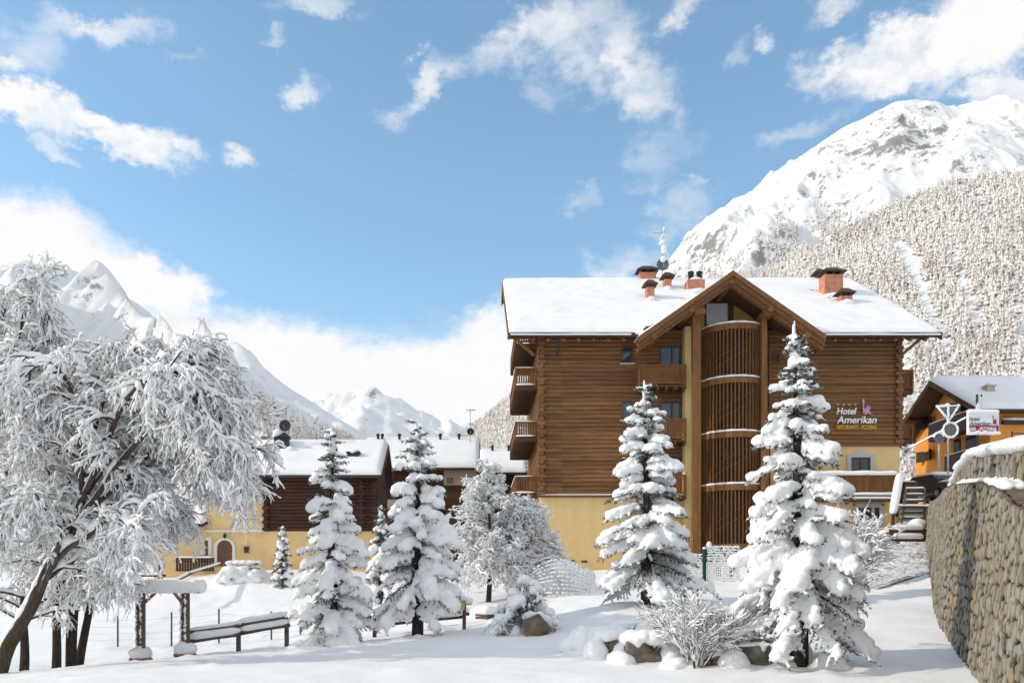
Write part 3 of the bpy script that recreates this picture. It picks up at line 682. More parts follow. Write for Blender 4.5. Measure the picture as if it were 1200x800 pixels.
for (x0, x1, w, q) in ((RXL, gl.x-.05, .13, 1), (gr.x+.05, RXR, .15, 4)): m = MB(); snow_strip(m, (x0, EY-.06, EZ-.10), (x1, EY-.06, EZ-.10), w, .11, 50, q); m.build('gutter_snow', M['snow'], roof, True)
# rafter tails and corner braces
m = MB()
for x in np.arange(RXL+.5, RXR, .82):
    if WX(740, EY) < x < WX(975, EY): continue
    m.bar((x, EY+.12, EZ-.30), (x, HY+.1, EZ-.30+SL*(HY-EY)), .13, .16)
for (px, s) in ((628, 1), (1052, -1)):
    x = WX(px, HY); m.bar((x-.3*s, HY-.2, ZE-.25), (x-1.6*s, HY-.2, ZE-.25), .16, .18); m.bar((x-.1*s, HY-.2, ZE-1.25), (x-1.2*s, HY-.2, ZE-.3), .13, .15)
m.split('rafter_tail', M['post_wood'], hotel)
# gable over the stair tower
yb = yroof(pk.z)+.3
m = MB(); slab(m, [gl, pk, (pk.x, yb, pk.z), (gl.x, yroof(gl.z)+.3, gl.z)], .16); slab(m, [pk, gr, (gr.x, yroof(gr.z)+.3, gr.z), (pk.x, yb, pk.z)], .16)
groof = m.build('gable_roof', M['soffit'], hotel)
roof_snow([(gl.x, GY+.05, gl.z), (gl.x, yroof(gl.z)+.5, gl.z), (pk.x, yb+.4, pk.z), (pk.x, GY+.05, pk.z)], .17, 8, 40, 30, .02, parent=groof)
roof_snow([(gr.x, yroof(gr.z)+.5, gr.z), (gr.x, GY+.05, gr.z), (pk.x, GY+.05, pk.z), (pk.x, yb+.4, pk.z)], .17, 9, 40, 30, .02, parent=groof)
for (a, b) in ((gl, pk), (gr, pk)):
    m = MB()
    for k, (dz, dy, hh) in enumerate(((-.10, -.05, .26), (-.34, .10, .24), (-.54, .28, .20))):
        s = 1 if a is gl else -1
        p = [(a.x-.02*s, a.z+dz+hh/2), (b.x, b.z+dz+hh/2), (b.x, b.z+dz-hh/2), (a.x-.02*s+.10*s, a.z+dz-hh/2)]
        m.prism(p, GY+dy-.05, GY+dy+.09+.1*k, 'y')
    m.build('bargeboard', M['fascia'], groof)
m = MB()
for t in (.0, .42, .82):
    for a in (gl, gr):
        if t == 0 and a is gr: continue
        p = pk.lerp(a, t); m.box(p.x-.12, p.x+.12, GY+.04, HY+.5, p.z-.62-.02*t, p.z-.36)
m.split('purlin', M['post_wood'], groof)
# gable end wall, window and panels set behind the tower
m = MB()
gz0 = ZE+.26; xa = gl.x+(gz0-gl.z)/GS
m.prism([(XC0-3.0, ZE-.3), (XC1+1.9, ZE-.3), (XC1+1.9, ZE+.3), (pk.x, pk.z-.3), (XC0-2.6, ZE+.1)], HY+.35, HY+.6, 'y'); m.box(XC0, XC1, HY+.5, HY+.85, 2, ZE)
m.build('gable_wall', M['soffit'], hotel)
zz0, zz1 = WZ(380, HY), WZ(352, HY)
f = window(hotel, WX(828, HY), WX(856, HY), zz0, zz1, HY+.28, .06, 0, glass='curtain')
m = MB(); m.box(WX(815, HY), WX(827, HY), HY+.26, HY+.349, zz0-.6, WZ(356, HY)); m.prism([(WX(861, HY), zz0-.6), (WX(885, HY), zz0-.6), (WX(885, HY), WZ(372, HY)), (WX(862, HY), WZ(352, HY))], HY+.26, HY+.349, 'y')
m.split('panel', M['ochre_panel'], hotel)
m = MB(); m.box(WX(803, 46.9), WX(813, 46.9), 46.9, HY+.3, ZB, ZE+.2); m.box(WX(803, 46.9), WX(813, 46.9), 46.9, HY+.3, 2.5, ZB-.01); m.build('stucco_pier', M['stucco'], hotel)
m = MB(); m.box(WX(812, 46), WX(821.5, 46), 46.0, 46.4, 2.2, WZ(372, 46)); m.box(WX(811, 46), WX(822.5, 46), 45.3, 46.9, WZ(372, 46), WZ(366, 46)); m.box(WX(893, 46), WX(899, 46), 46.0, 46.3, 2.2, WZ(374, 46)); m.box(WX(891.5, 46), WX(901, 46), 45.3, 46.9, WZ(374, 46), WZ(367, 46))
m.build('gable_post', M['post_wood'], hotel)
# stair tower
tower = MB(); TX, TY, TR = WX(857, 47.8), 47.8, 1.78
core = MB(); core.lathe((TX, TY+.3, 2.2), [(1.25, 0), (1.25, WZ(380, 46)-2.2)], 20); tw = core.build('stair_tower', M['dark_board'], hotel)  # dark-coloured core stands in for the shaded interior between the slats
bandz = [WZ(q, 46.0) for q in (381, 444, 508, 570, 640)]
def arc(r, n, a0=-172, a1=-8): return [(TX+r*math.cos(R(a0+(a1-a0)*k/n)), TY+r*math.sin(R(a0+(a1-a0)*k/n))) for k in range(n+1)]
for k, z in enumerate(bandz):
    ex = WX(898, 46.2) if k == 0 else WX(906, 46.2)
    m = MB(); o_, i_ = arc(TR+.05, 30), arc(TR-.13, 30); hh = .16
    v = [(x, y, z+s*hh) for s in (-1, 1) for (x, y) in o_+i_]; n = 31; N = 62; f = []
    for q in range(30): f += [(q, q+1, N+q+1, N+q), (n+q+1, n+q, N+n+q, N+n+q+1), (N+q, N+q+1, N+n+q+1, N+n+q), (q+1, q, n+q, n+q+1)]
    f += [(0, N, N+n, n), (30, n+30, N+n+30, N+30)]
    m.add(v, f); m.box(TX+TR-.1, ex, TY-.45, TY-.25, z-hh+.01, z+hh-.01)
    m.build('ring_beam', M['post_wood'], tw)
    if k < 4:
        s = MB(); pts = [(x, y, z+hh+.045) for x, y in arc(TR-.04, 30)]; s.tube(pts, [.10+.015*math.sin(q*1.7) for q in range(31)], 8, True, .75); s.build('ring_snow', M['snow'], tw, True)
for k in range(4):
    z1, z0 = bandz[k]-.15, bandz[k+1]+.15; m = MB(); n = 25
    for q, (x, y) in enumerate(arc(TR-.05, n)):
        a = R(-172+164*q/n); d = Vector((math.cos(a), math.sin(a), 0)); m.bar((x, y, z0), (x, y, z1), .065, .10, up=d[:])
    for q in range(2): x = TX+TR+.05+q*.16; m.box(x, x+.06, TY-.42, TY-.3, z0, z1)
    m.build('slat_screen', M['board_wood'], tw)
    st = MB()
    for rr in (1.45, 1.52):
        pts = [(TX+rr*math.cos(R(a)), TY+rr*math.sin(R(a)), z0+(z1-z0)*(a+185)/190) for a in np.linspace(-185, 5, 14)]; st.tube(pts, .035, 5); st.tube([(a, b, c+.5) for a, b, c in pts if c+.5 < z1], .02, 5)
    st.build('stair_rail', M['fascia'], tw)
# balconies on the front and the left side
for zr_, zf_ in ((428, 455), (491, 519), (557, 584), (621, 647)):
    Yb = 46.55; balcony(hotel, WX(749, Yb), WX(803, Yb), Yb, HY-.12, WZ(zf_, Yb)+.2, WZ(zr_, Yb), 'fl')
for zr_, zf_, y1 in ((386, 408, 54.5), (432, 457, 55.3), (495, 517, 55.3), (559, 583, 55.3)):
    Yb = 48.3; balcony(hotel, WX(604.5, Yb), XL-.1, Yb, y1, WZ(zf_, Yb)+.28, WZ(zr_, Yb), 'fl', 'x')
for px0, zr_, zf_ in ((1056, 434, 462), (1056, 498, 520)):
    Yb = 50.0; balcony(hotel, XR+.12, WX(1069, Yb), Yb, Yb+5, WZ(zf_, Yb)+.28, WZ(zr_, Yb), 'fr', 'x')
m = MB()
for zr_ in (386, 432, 495, 559):
    z = WZ(zr_, 48.3)+.04; x0 = WX(604.5, 48.3); snow_strip(m, (x0, 48.3, z), (XL-.2, 48.3, z), .12, .07); snow_strip(m, (x0, 48.3, z), (x0, 54, z), .13, .09)
for zf_ in (457, 517, 583): snow_strip(m, (WX(604.5, 48.3), 48.2, WZ(zf_, 48.3)+.27), (XL-.2, 48.2, WZ(zf_, 48.3)+.27), .16, .1)
m.build('railing_snow', M['snow'], hotel, True)
# terrace on the right
TYf = 45.5; tx0, tx1 = WX(915, TYf), WX(1049, TYf); tz = WZ(580, TYf)
m = MB(); m.box(tx0, tx1, TYf-.25, HY-.03, tz-.28, tz); terr = m.build('terrace', M['weathered_wood'], hotel)
m = MB(); railing_boards(m, (tx0, TYf), (tx1, TYf), tz+.05, WZ(557, TYf), .125, .112); railing_boards(m, (tx1, TYf), (tx1, HY-.1), tz+.05, WZ(557, TYf))
for x in np.linspace(tx0, tx1, 5): m.box(x-.07, x+.07, TYf-.07, TYf+.07, tz, WZ(555, TYf))
m.build('railing', M['board_wood'], terr)
m = MB(); snow_strip(m, (tx0, TYf, WZ(556.5, TYf)), (tx1+.1, TYf, WZ(556.5, TYf)), .26, .24, 40); snow_strip(m, (tx0, TYf-.18, tz-.02), (tx1+.05, TYf-.18, tz-.02), .3, .16, 60, 3); snow_strip(m, (tx0, TYf-.27, tz-.2), (tx1+.05, TYf-.27, tz-.2), .12, .1, 60, 5)
m.build('terrace_snow', M['snow'], terr, True)
LW = 46.3; m = MB(); m.box(tx0, WX(1050, LW), LW, LW+.25, 2.5, tz-.281); m.build('lower_wall', M['stucco'], hotel)
dx0, dx1, dz0, dz1 = WX(1002, LW), WX(1033, LW), WZ(641, LW), WZ(592, LW)
d = MB().box(dx0, dx1, LW-.06, LW-.003, dz0, dz1).build('entrance_door', M['grey_paint'], hotel)
m = MB(); w = dx1-dx0; m.box(dx0+.08, dx0+w*.60, LW-.075, LW-.062, dz0+1.05, dz1-.12); m.box(dx0+w*.72, dx0+w*.90, LW-.075, LW-.062, dz0+1.05, dz1-.12); m.build('pane', M['window_dark'], d)
MB().box(dx0+w*.63, dx0+w*.66, LW-.14, LW-.07, dz0+.95, dz0+1.08).build('handle', M['dark_metal'], d)
m = MB(); m.box(dx0-.12, dx0-.002, LW-.05, LW-.003, dz0, dz1+.1); m.box(dx1+.002, dx1+.12, LW-.05, LW-.003, dz0, dz1+.1); m.box(dx0-.12, dx1+.12, LW-.05, LW-.003, dz1+.002, dz1+.12); m.build('door_surround', M['grey_trim'], hotel)
a, b, c, d_ = hwin(997, 1019, 536, 560); f = window(hotel, a, b, c, d_, HY-.07, .06, 1, glass='window_dark', rec=.02)
m = MB(); m.box(a-.24, a-.003, HY-.10, HY-.025, c, d_+.2); m.box(b+.003, b+.24, HY-.10, HY-.025, c, d_+.2); m.box(a-.003, b+.003, HY-.10, HY-.025, d_+.003, d_+.2);
m.prism([((a+b)/2+.32*math.cos(R(t)), d_+.2+.26*math.sin(R(t))) for t in range(0, 181, 20)], HY-.09, HY-.025, 'y'); m.build('window_surround', M['grey_trim'], hotel)
a, b, c, d_ = hwin(945, 955, 533, 548); window(hotel, a, b, c, d_, HY-.07, .05, 0, rec=.02)
# downpipes
m = MB(); m.tube([W(655, 390, 46.35), W(654, 412, 47.2), W(653, 415, 47.4)], .045, 6); m.tube([W(964, 392, 46.0), W(960, 402, 46.6), W(953, 417, 47.3)], .06, 6); m.split('downpipe', M['gutter'], hotel, True)
# chimneys
def yroof_px(py): k = (690-py)/1000; return (EZ+.3-SL*EY-CZ)/(k-SL)
def chimney(px0, px1, pyb, pyt, cap=True, pots=False, Y=None):
    Y = Y or yroof_px(pyb); x0, x1 = WX(px0, Y), WX(px1, Y); z0, z1 = WZ(pyb, Y)-.7, WZ(pyt, Y); w = x1-x0; dp = max(.6, w*.8)
    s = MB().box(x0, x1, Y, Y+dp, z0, z1-(.32 if cap else 0)).build('chimney', M['terracotta'], roof)
    if cap:
        c = MB(); zc = z1-.32
        for q in (x0+.05, x1-.17): c.box(q, q+.12, Y+.04, Y+dp-.04, zc+.002, zc+.18)
        c.box((x0+x1)/2-.06, (x0+x1)/2+.06, Y+.04, Y+dp-.04, zc+.002, zc+.18)
        o = .2; b = zc+.18; t = b+.36; xm = w*.22
        c.add([(x0-o, Y-o, b), (x1+o, Y-o, b), (x1+o, Y+dp+o, b), (x0-o, Y+dp+o, b), (x0+xm, Y+dp*.4, t), (x1-xm, Y+dp*.4, t), (x1-xm, Y+dp*.6, t), (x0+xm, Y+dp*.6, t)], [(3, 2, 1, 0), (0, 1, 5, 4), (1, 2, 6, 5), (2, 3, 7, 6), (3, 0, 4, 7), (4, 5, 6, 7)])
        c.build('chimney_cap', M['tile_cap'], roof)
    if pots:
        c = MB()
        for q in (.28, .78): c.lathe((x0+w*q, Y+dp*.5, z1-.05), [(.17, 0), (.17, .55), (.2, .56), (.2, .66), (.1, .7)], 12)
        c.build('flue', M['dark_metal'], roof, True)
        b = MB(); b.blob((x0+w*.55, Y+dp*.45, z1+.08), (w*.4, .3, .16), ICO2, None, .2, 4); b.build('chimney_snow', M['snow'], roof, True)
    b = MB(); b.blob(((x0+x1)/2, Y-.08, WZ(pyb, Y)-.02), (w*.62, .34, .2), ICO2, None, .3, px0); b.build('chimney_snow', M['snow'], roof, True)
chimney(758, 767, 351, 330); chimney(750, 769, 331, 313, Y=56.6); chimney(778.5, 787, 339, 321); chimney(806, 826, 342, 327, False, True); chimney(966.5, 988, 347, 315); chimney(985, 999, 355, 340); chimney(957.5, 965.5, 331, 317, Y=56.8)
m = MB()
for k in range(16):
    p = W(random.uniform(945, 985), random.uniform(338, 350), 50); Y = yroof_px(690-1000*(p.z-CZ)/50); q = W(558+1000*p.x/50, 690-1000*(p.z-CZ)/50, Y); m.blob(q, (random.uniform(.05, .16), .08, .05), ICO1)
m.build('soot_speck', M['dark_metal'], roof)

# lettering on the right-hand log wall
SGY = HY-.13
sign = thing('hotel_lettering', (WX(980, SGY), SGY, WZ(503, SGY)), 'white hotel name lettering with four yellow stars on dark log wall', 'lettering')
def text_mesh(name, body, px0, px1, pyb, pyt, Y, mat, parent, shear=0.0, ext=.02, bold=0.0, align=None):
    cu = bpy.data.curves.new('t', 'FONT'); cu.body = body; cu.size = 1; cu.extrude = .02; cu.shear = shear; cu.offset = bold
    o = bpy.data.objects.new('t', cu); C.objects.link(o); dg = bpy.context.evaluated_depsgraph_get(); dg.update()
    me = bpy.data.meshes.new_from_object(o.evaluated_get(dg)); bpy.data.objects.remove(o); bpy.data.curves.remove(cu)
    n = len(me.vertices); v = np.empty(n*3, np.float32); me.vertices.foreach_get('co', v); v = v.reshape(-1, 3)
    lo, hi = v.min(0), v.max(0); x0, x1 = WX(px0, Y), WX(px1, Y); z0, z1 = WZ(pyb, Y), WZ(pyt, Y); base = 0 if align is None else align
    sz = (z1-z0)/(hi[1]-base); sx = (x1-x0)/(hi[0]-lo[0])
    w = np.stack([x0+(v[:, 0]-lo[0])*sx, Y-(v[:, 2]/.02)*ext*.5-ext*.5, z0+(v[:, 1]-base)*sz], 1)-np.array(ORG[parent][:])
    me.vertices.foreach_set('co', w.astype(np.float32).ravel()); me.name = name; me.materials.clear(); me.materials.append(mat); me.update()
    return link_mesh(name, me, parent)
text_mesh('name_text', 'Hotel', 980.3, 1003.5, 485.2, 477.6, SGY, M['letter_white'], sign, .2, .05, .012)
text_mesh('name_text', 'Amerikan', 980.5, 1027, 495.6, 487.5, SGY, M['letter_white'], sign, .2, .05, .012)
text_mesh('tagline_text', 'RISTORANTE - PIZZERIA', 980.5, 1027, 502.6, 498, SGY, M['letter_yellow'], sign, 0, .04, .012)
def star(mb, cx, cz, r, Y): mb.prism([(cx+(r if k % 2 == 0 else r*.42)*math.sin(math.pi*k/5), cz+(r if k % 2 == 0 else r*.42)*math.cos(math.pi*k/5)) for k in range(10)], Y-.04, Y, 'y')
for q in (981.7, 988.5, 995.2, 1002): m = MB(); star(m, WX(q, SGY), WZ(474, SGY), .075, SGY); m.build('star', M['letter_yellow'], sign)
def emblem(mb, fx, fz, Y, t=.04):
    """raised arm and starburst scribble: fx, fz map the unit square to the wall"""
    def pr(p, a=0): mb.prism([(fx(u), fz(v)) for u, v in p], Y-t-a, Y, 'y')
    pr([(.08, 1.0), (.26, 1.0), (.27, .72), (.12, .70)]); pr([(.14, .70), (.24, .70), (.27, .30), (.16, .02), (.14, .30)])
    pr([(.25, .32), (.42, .48), (.66, .40), (.72, .24), (.84, .06), (.60, .10), (.28, .02)], .004)
    for k, (u, v) in enumerate(((.45, .58), (.58, .62), (.72, .56), (.84, .48), (.88, .34))): pr([(.50+.02*k, .36), (u-.03, v), (u+.03, v), (.57+.02*k, .34)], .008+.003*k)
    pr([(.70, .12), (.92, .06), (1.0, .0), (.74, .03)], .006)
m = MB(); ex0, ex1, ez0, ez1 = WX(1009, SGY), WX(1023, SGY), WZ(486, SGY), WZ(467.5, SGY); emblem(m, lambda u: ex0+(ex1-ex0)*u, lambda v: ez0+(ez1-ez0)*v, SGY); m.build('emblem', M['emblem_pink'], sign)
# ------------------------------------------------------------------ neighbouring houses
def gable_roof(parent, x0, x1, ye, yr, ze, zr, t=.22, snow=.32, seed=1, wood='house_wood', nu=60, nv=30):
    """ridge along x; ye front eave, yr ridge"""
    m = MB(); yb = 2*yr-ye
    slab(m, [(x0, ye, ze), (x1, ye, ze), (x1, yr, zr), (x0, yr, zr)], t); slab(m, [(x0, yr, zr), (x1, yr, zr), (x1, yb, ze), (x0, yb, ze)], t)
    r = m.build('roof', M['soffit'] if wood == 'house_wood' else M[wood], parent)
    m = MB()
    for x in (x0-.05, x1+.002):
        for (ya, yc) in ((ye-.04, yr), (yb+.04, yr)):
            v = [(x+dx, yy, zz+dz) for dx in (0, .048) for (yy, zz) in ((ya, ze), (yc, zr)) for dz in (-.34, .02)]
            m.add(v, [(0, 1, 3, 2), (4, 6, 7, 5), (0, 4, 5, 1), (2, 3, 7, 6), (0, 2, 6, 4), (1, 5, 7, 3)])
    m.split('bargeboard', M[wood], r)
    roof_snow([(x0, ye+.03, ze), (x1, ye+.03, ze), (x1, yr, zr), (x0, yr, zr)], snow, seed, nu, nv, .04, parent=r)
    roof_snow([(x1, yb-.03, ze), (x0, yb-.03, ze), (x0, yr, zr), (x1, yr, zr)], snow, seed+1, 30, 16, .04, parent=r)
    m = MB(); m.box(x0, x1, ye-.13, ye-.005, ze-.17, ze-.02); m.build('gutter', M['gutter'], r)
    return r
# dark chalet with the yellow ground floor
ch = thing('chalet', (-12, 51, 3), 'dark log chalet on yellow plastered ground floor with arched door', 'house')
CY = 51.0; cxr, cxl = WX(441, CY), WX(310, CY); czb, cze = WZ(622, CY), WZ(555, CY)
ey = 50.0; rx1 = WX(447, ey); ze = WZ(556, ey); zr = WZ(521, 53.9)
rf = gable_roof(ch, -15.4, rx1, ey, 53.9, ze, zr, seed=21, wood='dark_logs')
wz = hwin(360, 369, 583, 594, CY)
m = MB(); log_wall(m, cxl, cxr, czb, cze+.2, CY, .21, [wz]); log_wall(m, CY+.05, 57, czb, cze+.2, cxr, .21, (), 'y', out=1)
m.prism([(CY+.1, cze+.2), (57, cze+.2), (53.9, zr-.35)], cxr-.15, cxr, 'x'); m.build('log_wall', M['dark_logs'], ch)
for x in (cxl+.1, cxr-.1, WX(424, CY)): m = MB(); log_ends(m, x, CY-.06, czb, cze+.2, .21, .10, 0, -1, .2); m.build('log_corner', M['dark_logs'], ch)
window(ch, *wz, CY-.05, .06, 1)
m = MB(); m.box(cxl, cxr-.05, CY-.01, 57, 1.5, czb-.01); m.box(WX(240, CY), cxl-.002, CY+.12, 57, 1.5, cze-.2); m.box(WX(180, CY), WX(240, CY)-.002, CY+.0, 57, 1.5, WZ(616, CY)); m.build('wall', M['stucco'], ch)
m = MB(); m.box(WX(240, CY), cxl-.004, CY+.05, CY+.118, WZ(623, CY), WZ(620.5, CY)); m.build('string_course', M['white_trim'], ch)
m = MB(); slab(m, [(WX(172, 50), 50, WZ(613, 50)), (WX(238, 50), 50, WZ(613, 50)), (WX(238, 50), 55, WZ(585, 50)), (WX(172, 50), 55, WZ(585, 50))], .2); wr = m.build('wing_roof', M['dark_logs'], ch)
roof_snow([(WX(172, 50), 50.03, WZ(613, 50)), (WX(238, 50), 50.03, WZ(613, 50)), (WX(238, 50), 55, WZ(585, 50)), (WX(172, 50), 55, WZ(585, 50))], .3, 33, 30, 16, parent=wr)
for k in range(1): pass
# arched door and its surround
YF = CY+.12
def arch_poly(px0, px1, pyb, pyspring, Y, n=14):
    x0, x1, zb, zs = WX(px0, Y), WX(px1, Y), WZ(pyb, Y), WZ(pyspring, Y); r = (x1-x0)/2; c = (x0+x1)/2
    return [(x1, zb)]+[(c+r*math.cos(math.pi*k/n), zs+r*math.sin(math.pi*k/n)) for k in range(n+1)]+[(x0, zb)]
o_, i_ = arch_poly(251, 276, 663, 642, YF), arch_poly(254.8, 272.6, 663, 641.5, YF)
m = MB(); n = len(o_); v = [(x, y, z) for y in (YF-.09, YF-.004) for (x, z) in o_+i_]; f = []
for k in range(n-1): f += [(k, k+1, n+k+1, n+k), (2*n+k+1, 2*n+k, 3*n+k, 3*n+k+1), (k+1, k, 2*n+k, 2*n+k+1), (n+k, n+k+1, 3*n+k+1, 3*n+k)]
m.add(v, f); m.build('door_surround', M['white_trim'], ch)
m = MB(); m.prism(i_, YF-.05, YF-.002, 'y'); d = m.build('arched_door', M['door_wood'], ch)
cx, cz, s = WX(263.7, YF), WZ(644, YF), .21; m = MB(); m.prism([(cx, cz-s), (cx+s, cz), (cx, cz+s), (cx-s, cz)], YF-.065, YF-.051, 'y'); m.build('pane', M['window_dark'], d)
a, b, c, e = hwin(229.5, 244, 633, 650, YF); window(ch, a, b, c, e, YF-.05, .08, 1, rec=.02)
m = MB(); w = .2; m.box(a-w, a-.003, YF-.07, YF-.004, c-.02, e+w); m.box(b+.003, b+w, YF-.07, YF-.004, c-.02, e+w); m.box(a-.003, b+.003, YF-.07, YF-.004, e+.003, e+w); m.build('window_surround', M['white_trim'], ch)
m = MB(); m.box(a-.1, b+.1, YF-.2, YF-.075, c-.12, c-.025); m.build('window_sill', M['grey_trim'], ch)
m = MB(); Yp = 50.2; railing_boards(m, (WX(206, Yp), Yp), (WX(251, Yp), Yp), WZ(670, Yp), WZ(654, Yp), .16, .13); r = m.build('porch_railing', M['dark_board'], ch)
m = MB(); snow_strip(m, (WX(206, Yp), Yp, WZ(653.5, Yp)), (WX(251, Yp), Yp, WZ(653.5, Yp)), .14, .1); m.build('railing_snow', M['snow'], r, True)
def roof_chimney(parent, px0, px1, pyb, pyt, Y, mat, cap='tile_cap', snow=True, wide=0):
    x0, x1 = WX(px0, Y), WX(px1, Y); z0, z1 = WZ(pyb, Y)-.6, WZ(pyt, Y); w = x1-x0
    c = MB().box(x0, x1, Y, Y+max(.5, w*.8), z0, z1).build('chimney', M[mat], parent)
    m = MB(); m.box(x0-.07, x1+.07, Y-.07, Y+max(.5, w*.8)+.07, z1+.004, z1+.09); m.build('chimney_cap', M[cap], parent)
    if snow: m = MB(); m.blob(((x0+x1)/2, Y+w*.3, z1+.12), (w*.55, w*.45, .16), ICO2, None, .2, px0); m.build('chimney_snow', M['snow'], parent, True)
    return x0, x1, z1
x0, x1, z1 = roof_chimney(rf, 327, 337.5, 528, 513, 52.6, 'dark_metal', 'dark_metal', False)
m = MB(); xm = (x0+x1)/2; m.add([(x0-.1, 52.5, z1+.1), (x1+.1, 52.5, z1+.1), (x1+.1, 53.2, z1+.1), (x0-.1, 53.2, z1+.1), (xm, 52.85, z1+.42)], [(3, 2, 1, 0), (0, 1, 4), (1, 2, 4), (2, 3, 4), (3, 0, 4)]); m.build('chimney_hood', M['dark_metal'], rf)
m = MB(); m.box(WX(321, 52.9), WX(327, 52.9)-.02, 52.9, 53.4, WZ(525, 52.9), WZ(511, 52.9)); m.build('chimney_duct', M['dark_metal'], rf)
m = MB(); m.blob(W(326, 508, 53.3), (.36, .3, .28), ICO2, None, .25, 4); m.blob(W(340, 527, 52.5), (.3, .3, .25), ICO2, None, .25, 5); m.build('chimney_snow', M['snow'], rf, True)
roof_chimney(rf, 407, 420.5, 540, 530.5, 51.6, 'dark_metal', 'dark_metal')
# its dish and aerial
def aerial(px, pyb, pyt, Y, label, dish=None, yagi=(), cat='aerial'):
    p0 = W(px, pyb, Y); t = thing('roof_aerial', p0[:], label, cat); p1 = W(px, pyt, Y)
    m = MB(); m.tube([p0-Vector((0, 0, .5)), p1], .03, 6); m.build('mast', M['galvanised'], t, True)
    for (ax, ay, bx, by, k) in yagi:
        m = MB(); a, b = W(ax, ay, Y), W(bx, by, Y); m.tube([a, b], .022, 5)
        for q in np.linspace(.05, .95, k): c = a.lerp(b, q); m.tube([c+Vector((0, -.28, 0)), c+Vector((0, .28, 0))], .015, 4)
        an = m.build('antenna', M['galvanised'], t, True)
        s = MB(); snow_strip(s, a, b, .10, .08); s.build('antenna_snow', M['snow'], an, True)
    if dish:
        dx, dy, r, mt = dish; c = W(dx, dy, Y-.15); m = MB(); n = 20
        prof = [(r*q, .22*r*(1-q*q)) for q in (0.02, .3, .6, .85, 1.0)]
        v = [(c.x+a*math.cos(2*math.pi*k/n), c.y-.05+h, c.z+a*math.sin(2*math.pi*k/n)) for a, h in prof for k in range(n)]
        v2 = [(x, y+.03, z) for x, y, z in v]; f = []
        L = len(v)
        for i in range(len(prof)-1):
            for k in range(n):
                a, b, c2, d2 = i*n+k, i*n+(k+1) % n, (i+1)*n+(k+1) % n, (i+1)*n+k; f += [(a, b, c2, d2), (L+d2, L+c2, L+b, L+a)]
        f += [((len(prof)-1)*n+k, (len(prof)-1)*n+(k+1) % n, L+(len(prof)-1)*n+(k+1) % n, L+(len(prof)-1)*n+k) for k in range(n)]
        m.add(v+v2, f); m.build('dish', M[mt], t, True)
        m = MB(); m.tube([c+Vector((0, 0, -r*.9)), c+Vector((0, -.45, -.05))], .02, 5); m.build('feed_arm', M['galvanised'], t, True)
    return t
aerial(335, 520, 475, 53.2, 'black satellite dish and snowy antenna over dark chalet chimney', (334, 498.5, .36, 'dark_metal'), ((322, 483, 339, 476, 7), (314, 486, 336, 484, 5)))
t = aerial(776, 326, 270, 56.5, 'tall rimed mast with satellite dish on the hotel ridge', (776.5, 310, .40, 'sign_back'), ((765, 273, 779, 272, 6),))
m = MB()
for q in range(5): m.blob(W(776.5+random.uniform(-2, 2), 283+q*3, 56.4), (.18, .1, .14), ICO2, None, .35, q)
for (ax, ay) in ((778, 266), (774, 281), (782, 278)): m.tube([W(777, 274, 56.4), W(ax, ay, 56.4)], .05, 5)
m.blob(W(777, 304, 56.2), (.2, .12, .22), ICO2, None, .2, 3); m.build('rime', M['snow'], t, True)
# chalet behind, and a third roof
c2 = thing('back_chalet', (-6, 64, 4), 'brown chalet with beige gable band behind the snowy firs', 'house')
r2 = gable_roof(c2, WX(418, 62), WX(562, 62), 62, 67, WZ(547.5, 62), WZ(517, 67), seed=41)
Y2 = 63.0; m = MB(); log_wall(m, WX(430, Y2), WX(519, Y2), WZ(586, Y2), WZ(547, Y2), Y2, .22); m.build('log_wall', M['house_wood'], c2)
m = MB(); m.box(WX(520, Y2), WX(558, Y2), Y2-.02, 70, WZ(568, Y2), WZ(548, Y2)); m.build('wall', M['beige_stucco'], c2)
m = MB(); m.box(WX(520, Y2), WX(558, Y2), Y2-.02, 70, 3, WZ(568.5, Y2)); m.box(WX(430, Y2), WX(519, Y2), Y2+.3, 70, 3, WZ(587, Y2)); m.build('ground_floor', M['house_wood'], c2)
m = MB(); m.box(WX(430, Y2), WX(519, Y2), Y2-.9, Y2+.29, WZ(596, Y2), WZ(586.5, Y2)); m.build('balcony_band', M['beige_stucco'], c2)
m = MB(); m.box(WX(449, Y2), WX(464, Y2), Y2-.10, Y2-.06, WZ(573, Y2), WZ(564, Y2)); m.build('shutter_board', M['board_wood'], c2)
for q in (443, 448, 468, 516, 538):
    Y = 66.6; m = MB(); p = W(q, 516.5, Y); m.lathe((p.x, p.y, p.z-.4), [(.09, 0), (.09, .75), (.15, .78), (.13, .95), (.05, 1.0)], 8); m.build('flue', M['dark_metal'], r2, True)
a, b, c, e = hwin(524, 531, 560, 566, Y2); window(c2, a, b, c, e, Y2-.08, .05, 0, rec=.02)
aerial(551, 518, 480, 66, 'thin aerial with round dark dish on roof behind hotel', (551.5, 505.5, .27, 'dark_metal'), ((546, 480.5, 557, 480.5, 4), (548, 496, 554, 497, 3)))
c3 = thing('annex', (1.5, 70, 4), 'low annex with bluish snow roof beside hotel balconies', 'house')
r3 = gable_roof(c3, WX(562.5, 70), WX(617, 70), 70, 74, WZ(553, 70), WZ(530, 74), seed=51)
m = MB(); log_wall(m, WX(566, 71), WX(625, 71), 3, WZ(553, 71), 71, .25); m.box(WX(566, 71), WX(625, 71), 71.2, 77, 3, WZ(553, 71)); m.build('log_wall', M['dark_logs'], c3)
for q in (577, 596): p = W(q, 529, 73.6); m = MB(); m.lathe((p.x, p.y, p.z-.4), [(.1, 0), (.1, .8), (.16, .82), (.05, 1.0)], 8); m.build('flue', M['dark_metal'], r3, True)

